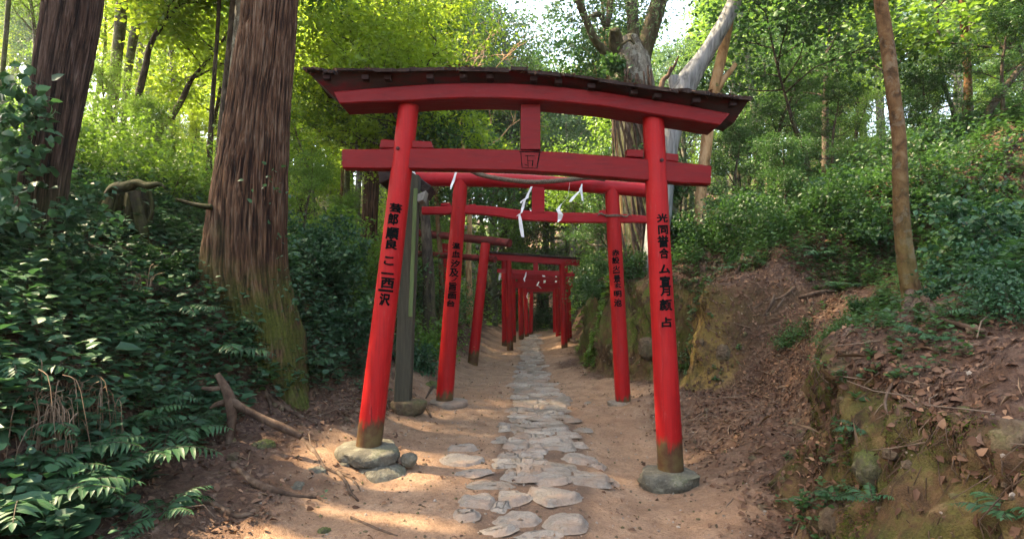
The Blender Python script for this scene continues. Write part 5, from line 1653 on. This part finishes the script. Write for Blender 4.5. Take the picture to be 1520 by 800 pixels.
U = np.random.default_rng(99)
stems = MB()
mb = MB()
sprigs(mb, U, 5200, wl, (.06, .30), (.05, .105), 2, stems=stems)
sprigs(mb, U, 600, wl_slope, (.03, .10), (.03, .06), 2, stems=stems)
sprigs(mb, U, 420, wl, (.12, .38), (.10, .17), 2, k=(4, 8), stems=stems, wk=.30)
o = mb.build('undergrowth', M['leaf_teal']); tag(o, 'dark glossy ground leaves covering the left bank', 'undergrowth', kind='stuff')
mb = MB()
sprigs(mb, U, 1900, wl * sstep(-.1, .3, patch), (.08, .32), (.04, .08), 2, stems=stems)
o = mb.build('undergrowth', M['leaf_dark']); tag(o, 'mid green seedlings mixed into the left bank', 'undergrowth', kind='stuff')
mb = MB()
sprigs(mb, U, 5200, wr, (.05, .26), (.035, .08), 2, stems=stems)
sprigs(mb, U, 2000, VIS * (GX > 0) * near * sstep(.35, .8, dr) * (1 - GF) * sstep(-.2, .3, patch2), (.03, .14), (.025, .06), 2, stems=stems)
sprigs(mb, U, 260, wr_edge, (.03, .10), (.03, .06), 2, stems=stems)
o = mb.build('undergrowth', M['leaf_dark']); tag(o, 'low leafy plants on top of the right bank', 'undergrowth', kind='stuff')
mb = MB()
sprigs(mb, U, 8500, far_w * (GX > 0), (.08, .40), (.05, .10), 1)
o = mb.build('undergrowth', M['leaf_dark']); tag(o, 'deep green ground cover over the farther right hand slope', 'undergrowth', kind='stuff')
mb = MB()
sprigs(mb, U, 8000, far_w * (GX < 0), (.08, .40), (.05, .10), 1)
sprigs(mb, U, 1300, wall_w, (.03, .12), (.035, .07), 1)
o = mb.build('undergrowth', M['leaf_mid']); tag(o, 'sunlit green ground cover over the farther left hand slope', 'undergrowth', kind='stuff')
mb = MB()
sprigs(mb, U, 9000, visible_mask(WX, GY, WZ) * (GY > 13) * (GY < 60) * (1 - GP), (.2, 1.1), (.12, .24), 1)
o = mb.build('undergrowth', M['leaf_mid']); tag(o, 'bushy growth carpeting the distant hillsides', 'undergrowth', kind='stuff')
o = stems.build('plant_stems', M['stem']); tag(o, 'thin stems of the low plants on both banks', 'undergrowth', kind='stuff')

# fallen leaves and twigs
lit_w = (1 + 1.3 * (GX > 1.5) * (GY < 6)) * VIS * (GY < 14) * (1 - GP * .975) * (1 - .75 * GF * (np.abs(mossw) > .3)) * (.25 + .75 * sstep(-.3, .3, fbm(GX * 1.1, GY * 1.1, 50, 3))) * np.interp(GY, [2, 7, 14], [1, .8, .3])


def litter(name, mat, n, Lr, label, wgt, det=2, lift=.012, wk=.32, flat=.45):
    p, nm = scatter(U, n, wgt)
    mb = MB()
    d = rdir(U, n); d = norm(d - nm * (d * nm).sum(1, keepdims=True) + nm * U.normal(size=(n, 1)) * .25)
    nn = nm + U.normal(size=(n, 3)) * flat
    L = U.uniform(*Lr, n)
    leaves(mb, p + nm * (U.uniform(0, lift, n)[:, None] + .004), d, nn, L, L * U.uniform(wk * .5, wk * 1.2, n), det, fold=.5, droop=.25 * 1)
    o = mb.build(name, M[mat]); tag(o, label, 'leaf litter', kind='stuff')


litter('fallen_leaves', 'dry_leaf', 62000, (.015, .06), 'brown dead leaves strewn over both banks', lit_w)
litter('fallen_leaves', 'tan_leaf', 9000, (.014, .05), 'paler tan dead leaves lying on top of the litter', lit_w)
litter('fallen_leaves', 'dead_frond', 3000, (.06, .18), 'long dry stalks and bark strips in the litter', lit_w * (GP < .15), 1, .02, .05, .2)
litter('fallen_leaves', 'tan_leaf', 900, (.008, .028), 'small bits of leaf scattered on the bare earth path', VIS * (GY < 12) * GP, 1, .004)
mb = MB(); p, nm = scatter(U, 1500, lit_w)
for k in range(1500):
    L = U.uniform(.06, .38); d = rdir(U, 1, .3)[0]; d = d - nm[k] * d.dot(nm[k]); q = p[k] + nm[k] * .012
    b = d * L; c = rdir(U, 1)[0] * L * .1
    tube(mb, [q, q + b * .5 + c + nm[k] * .01, q + b + nm[k] * U.normal() * .03], [.004, .0035, .0015], 4, cap=False)
o = mb.build('twigs', M['twig']); tag(o, 'thin dry twigs lying on the banks', 'twigs', kind='stuff')


# pebbles and crumbs of earth on the path, fibres hanging on the cut faces
def pebbles(n, wgt, sr, name, mat, label):
    p, nm = scatter(U, n, wgt); mb = MB()
    bm = bmesh.new(); bmesh.ops.create_icosphere(bm, subdivisions=1, radius=1); bm.verts.index_update()
    B = np.array([v.co[:] for v in bm.verts]); Fc = np.array([[v.index for v in f.verts] for f in bm.faces]); bm.free()
    s = U.uniform(0, 1, n) ** 2.5 * (sr[1] - sr[0]) + sr[0]
    V = B[None] * (1 + U.normal(size=(n, len(B), 1)) * .16) * (s[:, None] * U.uniform(.6, 1.2, (n, 3)))[:, None, :] + p[:, None, :]
    T = (Fc[None] + (np.arange(n) * len(B))[:, None, None]).reshape(-1, 3)
    mb.add(V.reshape(-1, 3), T)
    o = mb.build(name, M[mat], smooth=False); tag(o, label, 'pebbles', kind='stuff')


pebbles(5200, VIS * (GY < 12) * (GP + .5), (.003, .014), 'gravel', 'path_stone', 'fine gravel scattered on the bare earth path')
pebbles(1600, VIS * (GY < 9) * (1 - GP), (.008, .045), 'gravel', 'bank_rock', 'clods and stones broken out of the banks')
pebbles(4500, VIS * (GY < 9) * (GP * .5 + .6), (.004, .016), 'gravel', 'bank_rock', 'brown crumbs of earth and grit on the path and banks')
mb = MB(); p, nm = scatter(U, 1100, VIS * (GY < 9) * (GX > 0) * GF)
for k in range(1100):
    L = U.uniform(.04, .22); q = p[k] + nm[k] * .015; sd = U.normal(size=3) * .3
    tube(mb, [q, q + np.array([sd[0] * L, sd[1] * L, -L * .5]) + nm[k] * .012, q + np.array([sd[0] * L * .5, sd[1] * 1.6 * L, -L])], [.0028, .0022, .001], 3, cap=False)
o = mb.build('rootlets', M['root']); tag(o, 'fine root fibres hanging down the cut earth faces', 'rootlets', kind='stuff')


mw = VIS * (GX > 0) * GF * np.interp(GY, [0, 4.2, 4.6, 7.8, 8.2, 11.5, 12.5], [1, 1, .1, .1, .7, .5, 0]) * sstep(-.1, .35, fbm(GX * 2.3, GY * 2.3, GZ * 2.3 + 4, 4))
p, nm = scatter(U, 17000, mw); n_ = len(p); mb = MB()
leaves(mb, p + nm * .003, nm * .8 + rdir(U, n_) * .8 + np.array([0, 0, -.25]), rdir(U, n_), U.uniform(.006, .022, n_), U.uniform(.0015, .004, n_))
o = mb.build('moss', M['moss']); tag(o, 'furry moss tufts on the cut faces of the right bank', 'moss', kind='stuff')

# ---- ferns
def frond(mb, stems, rng, base, az, length, elev, droop=1.0, npair=14, wide=.25):
    n = 22; t = np.linspace(0, 1, n)
    hd = np.array([math.cos(az), math.sin(az), 0])
    s = t * length
    a = elev - droop * t ** 1.3 * 1.25
    C = np.zeros((n, 3)); C[0] = base
    for k in range(1, n):
        C[k] = C[k - 1] + (hd * math.cos(a[k]) + np.array([0, 0, 1]) * math.sin(a[k])) * length / (n - 1)
    tube(stems, C, .0035 * (1 - t * .8) + .0008, 4, cap=False)
    side = np.cross(hd, [0, 0, 1.])
    q = np.linspace(.16, .985, npair); idx = q * (n - 1); i0 = np.minimum(idx.astype(int), n - 2); f = (idx - i0)[:, None]
    pos = C[i0] * (1 - f) + C[i0 + 1] * f; T = norm(C[i0 + 1] - C[i0])
    up = norm(np.cross(np.broadcast_to(side, T.shape), T)); up = np.where(up[:, 2:3] < 0, -up, up)
    prof = np.sin(np.pi * np.clip((q - .02) ** .75, 0, 1)) ** .7 + .12
    for sg in (-1, 1):
        d = side * sg + T * .55 + rng.normal(size=T.shape) * .05 - np.array([0, 0, .18])
        L = length * wide * prof * rng.uniform(.85, 1.1, npair)
        leaves(mb, pos, d + rng.normal(size=T.shape) * .08, up + rng.normal(size=T.shape) * .3, L, L * .10 + .003, 2, fold=.35, droop=rng.uniform(.15, .5))
    leaves(mb, C[-1:], T[-1:], up[-1:], [length * .09], [length * .022], 2)


FERN = []
for k in range(4):
    rng = np.random.default_rng(200 + k); a, b = MB(), MB()
    nf = (7, 9, 6, 8)[k]
    for q in range(nf):
        frond(a, b, rng, (0, 0, 0), q * 6.28 / nf + rng.normal() * .25, rng.uniform(.42, .62), rng.uniform(.5, 1.05), rng.uniform(.75, 1.1), 14)
    FERN.append((a.mesh('fronds'), b.mesh('stalks')))


def fern_at(px, py, s, k, label, rz=0, leafm='fern', Y=None, tilt=None):
    p = ground_hit(px, py) if Y is None else Vector(((px - 760) / F * Y, Y, 0))
    if Y is not None: p.z = gz(p.x, Y)
    e = empty('fern', tuple(p), rz); e.scale = (s * .85,) * 3; tag(e, label, 'fern')
    if tilt: e.rotation_euler = (tilt[0], tilt[1], rz)
    for nm, me, mt in (('fronds', FERN[k][0], M[leafm]), ('stalks', FERN[k][1], M['stem'])):
        o = bpy.data.objects.new(nm, me); COL.objects.link(o); o.parent = e
        if not me.materials: me.materials.append(None)
        o.material_slots[0].link = 'OBJECT'; o.material_slots[0].material = mt


for a in [
    (325, 530, 1.05, 0, 'large fern with broad fronds reaching towards the big cedar foot', 0),
    (255, 655, 1.0, 1, 'large fern whose fronds spread above the bare root on the lower left', .7),
    (215, 600, .95, 2, 'fern in the middle of the left bank, above the lower large fern', 2),
    (180, 700, 1.1, 3, 'big fern low on the left bank with bright fronds', 1.2),
    (120, 745, 1.0, 0, 'fern near the bottom left corner, partly in shadow', 2.5),
    (235, 770, .7, 2, 'small fern at the lower edge of the left bank', .4),
    (30, 770, 1.1, 1, 'fern in the extreme bottom left corner', 3.1),
    (60, 640, .8, 2, 'fern beside the hanging dead fronds', 4),
    (150, 520, .9, 3, 'fern right of the leaning cedar foot', 5),
    (270, 470, .85, 1, 'fern left of the big cedar trunk', 1),
    (240, 410, .8, 2, 'fern under the uprooted stump', 2.2),
    (110, 420, .9, 0, 'fern between the leaning cedar and the stump', 3.3),
    (10, 560, .9, 3, 'fern at the left edge in front of the leaning cedar', .2),
    (455, 545, .7, 1, 'dark fern at the right foot of the big cedar', 1.9),
    (630, 505, .8, 0, 'fern on the left bank between the square post and second gate', 2.9),
    (300, 610, .8, 3, 'fern right under the largest fern, leaning over the earth slope', 5.6),
    (95, 690, .9, 1, 'fern left of centre on the lower left bank', 5.9),
    (190, 640, .8, 0, 'mid sized fern just above the big low fern', 4.4),
    (350, 490, .7, 2, 'fern brushing the front of the big cedar trunk', 5.2),
    (60, 720, .85, 2, 'fern above the one in the bottom left corner', .9),
    (165, 470, .7, 1, 'small fern below the stump on the left', 2.7),
    (1255, 430, .6, 1, 'fern among the litter left of the scarred trunk', 1.1),
    (1215, 380, .7, 2, 'fern on the ridge of the right bank', 3),
    (1170, 345, .7, 3, 'fern high on the right bank left of the ridge fern', .3),
    (1300, 360, .75, 0, 'fern just behind the scarred trunk on the left side', 4.1),
    (1420, 360, .8, 1, 'fern right of the scarred trunk on the upper bank', 2),
    (1500, 420, .8, 0, 'large glossy fern hanging over the right bank at the edge', 2.6),
    (1470, 470, .6, 2, 'smaller fern below the glossy one at the right edge', 1),
    (1385, 505, .45, 3, 'little fern among the leaves at the scarred trunk foot', .9),
    (1280, 640, .32, 2, 'tiny fern growing out of the mossy bank face, upper one', 2.2),
    (1240, 740, .32, 1, 'tiny fern low on the mossy bank face', 2.6),
    (1295, 745, .34, 0, 'tiny fern low in the bank face between the round stones', 2.9),
    (1510, 775, .45, 3, 'small bright fern in the bottom right corner', 2.4),
    (905, 430, .6, 1, 'fern growing on the mossy wall beside the second gate post', 2.4),
    (1090, 400, .5, 2, 'small fern on the edge above the lit earth face', 2),
]:
    fern_at(*a)


# ---- dead hanging fronds
mb = MB(); rng = np.random.default_rng(61)
for (px, py, n_) in ((75, 640, 130), (110, 610, 90), (40, 610, 70), (200, 430, 60)):
    c = ground_hit(px, py)
    for k in range(n_):
        a = rng.uniform(-2.4, .2); o = c + Vector((rng.normal() * .09, rng.normal() * .06, .12 + rng.normal() * .05)); L = rng.uniform(.2, .5)
        hd = Vector((math.cos(a), math.sin(a), 0)) * rng.uniform(.15, .5)
        tube(mb, [o, o + hd * L * .5 + Vector((0, 0, -.1 * L)), o + hd * L * .8 + Vector((0, 0, -.6 * L)), o + hd * L + Vector((0, 0, -L))], [.003, .0026, .002, .001], 3, 8, cap=False)
o = mb.build('dead_fronds', M['dead_frond']); tag(o, 'hanging dry brown fern stalks on the left bank', 'dead fern', kind='stuff')


# ---- roots
def root_px(mb, pix, r, lift=.0, snap=True, seg=9):
    C = []
    for (a, b) in pix:
        q = ground_hit(a, b); C.append(tuple(q + Vector((0, 0, lift))))
    rr_ = np.interp(np.linspace(0, 1, len(C)), np.linspace(0, 1, len(r)), r)
    tube(mb, C, rr_, seg, 10 * len(C), lambda th, Cc, rr: rr * (1 + .18 * vn(np.cos(th) * 1.5, np.sin(th) * 1.5, Cc[:, 0:1] * 7) + .08 * vn(np.cos(th) * 5, np.sin(th) * 5, Cc[:, 0:1] * 14)))


def root_thing(label, sets, mat='root'):
    mb = MB()
    for pix, r, lift in sets: root_px(mb, pix, r, lift)
    o = mb.build('tree_root', M[mat], origin=tuple(ground_hit(*sets[0][0][0]))); tag(o, label, 'root')


Yq2 = 4.1
mb = MB()
stem_px(mb, [(322, 555, 9), (332, 572, 14), (340, 592, 19), (343, 620, 16), (341, 648, 13), (338, 680, 10)], Yq2, 12, 40, rough=.25)
stem_px(mb, [(336, 590, 16), (362, 606, 12), (392, 622, 12), (420, 634, 13), (448, 648, 9)], Yq2, 10, 40, dy=.02, rough=.2)
stem_px(mb, [(334, 574, 9), (318, 577, 8), (300, 576, 6)], Yq2, 8, 16, rough=.2)
stem_px(mb, [(336, 596, 9), (322, 600, 8), (312, 606, 5)], Yq2, 8, 16, rough=.2)
o = mb.build('tree_root', M['root'], origin=tuple(P(340, 650, Yq2))); tag(o, 'thick forked root standing clear of the earth on the left slope', 'root')
root_thing('long root winding down from the big cedar towards the left post', [([(352, 562), (380, 580), (410, 600), (440, 618), (470, 632)], [.03, .03, .022, .012], .02)])
root_thing('pair of thin roots crossing above the forked root', [([(330, 545), (360, 560), (400, 585), (430, 610)], [.02, .02, .01], .03), ([(360, 545), (385, 570), (400, 600), (402, 620)], [.02, .016, .008], .03)])
root_thing('root running downhill in the middle of the left earth slope', [([(445, 650), (462, 668), (478, 690), (486, 705)], [.016, .022, .014, .006], .008)])
root_thing('dark root along the lower part of the left slope', [([(345, 690), (372, 715), (400, 728), (432, 736), (470, 740)], [.022, .026, .02, .01], .01)])
root_thing('short grey root pushing out at the bottom left of the path', [([(300, 742), (330, 760), (350, 768), (378, 765)], [.02, .026, .02, .01], .012)])
root_thing('tangled rootlets beside the green stained stones', [([(500, 700), (512, 715), (520, 732), (532, 745)], [.012, .014, .006], .008), ([(505, 702), (525, 715), (535, 730)], [.01, .01, .004], .008), ([(480, 695), (500, 704), (520, 706)], [.012, .012, .005], .01)])
root_thing('thin root ending in a hook on the bare earth, bottom left', [([(520, 768), (545, 780), (565, 788), (590, 796)], [.007, .012, .009, .004], .004)])
root_thing('dark roots trailing from the foundation stone of the square post', [([(600, 580), (618, 594), (632, 606), (640, 620)], [.03, .03, .02, .008], .01), ([(590, 575), (608, 600), (622, 612)], [.022, .02, .008], .01)])
root_thing('surface root running beside the path behind the second gate', [([(655, 560), (642, 575), (632, 592)], [.02, .02, .008], .01)])
root_thing('thin roots fanning over the right bank above the earth face', [([(1130, 452), (1118, 462), (1100, 470), (1085, 474)], [.018, .016, .006], .02), ([(1150, 440), (1140, 462), (1130, 478), (1124, 492)], [.016, .014, .006], .02),
           ([(1165, 445), (1152, 462), (1140, 470), (1112, 474)], [.014, .012, .005], .03), ([(1180, 430), (1160, 445), (1135, 450), (1108, 458)], [.018, .014, .006], .03)])
root_thing('pale root dangling down the mossy bank face on the right', [([(1340, 560), (1322, 580), (1314, 605), (1322, 628)], [.008, .009, .007, .004], .02)])
root_thing('brown stick like root right of the scarred trunk', [([(1400, 485), (1430, 494), (1462, 503)], [.014, .016, .01], .04)])
root_thing('fallen thin branch lying across the right bank under the ferns', [([(1185, 448), (1215, 440), (1240, 438)], [.018, .018, .012], .05)])
root_thing('rooty earth knob on the ridge above the lit earth face', [([(1100, 350), (1092, 365), (1084, 380), (1070, 400)], [.06, .07, .05, .02], .0), ([(1104, 352), (1106, 372), (1100, 392), (1090, 410)], [.05, .05, .03, .01], .0), ([(1098, 355), (1080, 368), (1066, 385), (1052, 408)], [.05, .05, .03, .01], .0)])

# ---- uprooted stump on the left bank
Ys = 5.3
st = empty('tree_stump', tuple(P(200, 420, Ys))); tag(st, 'dark rotten uprooted stump with an overhanging root, left bank', 'stump')
mb = MB(); stem_px(mb, [(196, 470, 84), (196, 420, 78), (194, 370, 72), (194, 325, 66), (196, 296, 58), (200, 282, 40)], Ys + .12, 40, 70, rough=.5)
mb.build('stump_body', M['stump'], st, origin=tuple(P(190, 440, Ys)))
mb = MB()
for ps in ([(158, 290, 9), (170, 280, 15), (188, 279, 18), (204, 273, 13), (218, 277, 12), (236, 274, 7), (246, 280, 3)], [(222, 284, 7), (226, 310, 5), (220, 330, 3)],
           [(170, 288, 8), (162, 320, 5), (157, 350, 3)], [(176, 288, 4), (166, 320, 3), (152, 340, 3), (148, 366, 2)], [(205, 284, 4), (200, 310, 3), (206, 340, 2)],
           [(178, 280, 4), (154, 294, 3), (140, 318, 2)], [(262, 296, 5), (290, 304, 7), (315, 308, 9)], [(198, 285, 20), (206, 320, 16), (214, 360, 18), (222, 400, 22), (226, 450, 26)]):
    stem_px(mb, ps, Ys - .12, 9, 40, rough=.55)
mb.build('root', M['stump'], st, origin=tuple(P(200, 280, Ys)))

# ---- climbing leaves
def ivy(label, spots, n_per, Y, L, mat='leaf_teal', name='ivy'):
    rng = np.random.default_rng(int(spots[0][0])); mb = MB(); C = []
    for (px, py, sx, sy) in spots:
        for k in range(6):
            C.append(tuple(P(px + rng.normal() * sx * .5, py + rng.normal() * sy * .5, Y + rng.normal() * .06)))
    clumps(mb, rng, C, n_per, L, L * .34, (.13, .10, .13), .6, .5, detail=2)
    o = mb.build(name, M[mat], origin=C[0]); tag(o, label, 'climbing plant')


ivy('glossy leaves climbing the leaning cedar on the left edge', [(15, 130, 26, 30), (30, 190, 34, 30), (12, 250, 30, 40), (40, 230, 20, 16), (20, 320, 24, 30), (30, 160, 22, 14), (8, 400, 20, 40)], 13, 3.85, .085)
ivy('little sprig of leaves growing out of the big cedar bark', [(412, 268, 12, 6)], 4, 5.08, .05)
ivy('leaves hanging low on the right side of the big cedar', [(428, 380, 6, 24), (430, 430, 5, 22)], 7, 5.25, .05)
ivy('creeper leaves wrapped round the gnarled old tree', [(915, 95, 12, 14), (925, 130, 22, 10), (985, 330, 24, 30), (1010, 360, 24, 24), (960, 260, 16, 30), (1000, 280, 14, 30)], 60, 9.05, .08, 'leaf_dark')
# ------------------------------------------------------------------ light and sky
sun_dir = Vector((-.60, .12, .78)).normalized()
el = math.asin(sun_dir.z); rot = math.atan2(sun_dir.x, sun_dir.y)
w = bpy.data.worlds.new('World'); SC.world = w; w.use_nodes = True
nt = w.node_tree
bg = nt.nodes['Background']; sky = nt.nodes.new('ShaderNodeTexSky'); sky.sky_type = 'NISHITA'
sky.sun_disc = False; sky.sun_elevation = el; sky.sun_rotation = rot; sky.air_density = 1; sky.dust_density = 2.5; sky.ozone_density = 1
nt.links.new(sky.outputs[0], bg.inputs[0]); bg.inputs[1].default_value = .15
sl = bpy.data.lights.new('sun', 'SUN'); sl.energy = 2.9; sl.angle = R(1.0); sl.color = (1, .90, .72)
so = bpy.data.objects.new('sun', sl); COL.objects.link(so)
so.rotation_euler = (-sun_dir).to_track_quat('-Z', 'Y').to_euler(); so.location = (0, 0, 30)
vs = SC.view_settings
SC.display_settings.display_device = 'sRGB'
vs.view_transform = 'Standard'; vs.look = 'None'; vs.gamma = 1; vs.use_curve_mapping = False; vs.exposure = EXPOSURE
vs.use_white_balance = True; vs.white_balance_temperature = 8100; vs.white_balance_tint = 10
cy = SC.cycles
cy.max_bounces = 8; cy.diffuse_bounces = 5; cy.glossy_bounces = 2; cy.transmission_bounces = 4; cy.transparent_max_bounces = 4
cy.caustics_reflective = False; cy.caustics_refractive = False
cy.sample_clamp_indirect = 8
cy.use_denoising = True
try: cy.denoiser = 'OPENIMAGEDENOISE'
except Exception: pass

# ------------------------------------------------------------------ hazy air
if HAZE:
    mb = MB(); x0, x1, y0, y1, z0, z1 = -250, 250, -75, 290, -3, 60
    V = [(x, y, z) for x in (x0, x1) for y in (y0, y1) for z in (z0, z1)]
    mb.add(np.array(V, float), None, [(0, 1, 3, 2), (4, 6, 7, 5), (0, 4, 5, 1), (2, 3, 7, 6), (0, 2, 6, 4), (1, 5, 7, 3)])
    m = bpy.data.materials.new('haze'); m.use_nodes = True; t = m.node_tree; t.nodes.clear()
    o_ = t.nodes.new('ShaderNodeOutputMaterial'); pv = t.nodes.new('ShaderNodeVolumePrincipled')
    pv.inputs['Density'].default_value = HAZE; pv.inputs['Color'].default_value = (.9, .95, .9, 1); pv.inputs['Anisotropy'].default_value = .3
    t.links.new(pv.outputs[0], o_.inputs['Volume'])
    tag(mb.build('haze', m, smooth=False), 'thin humid haze between the trees', kind='stuff')
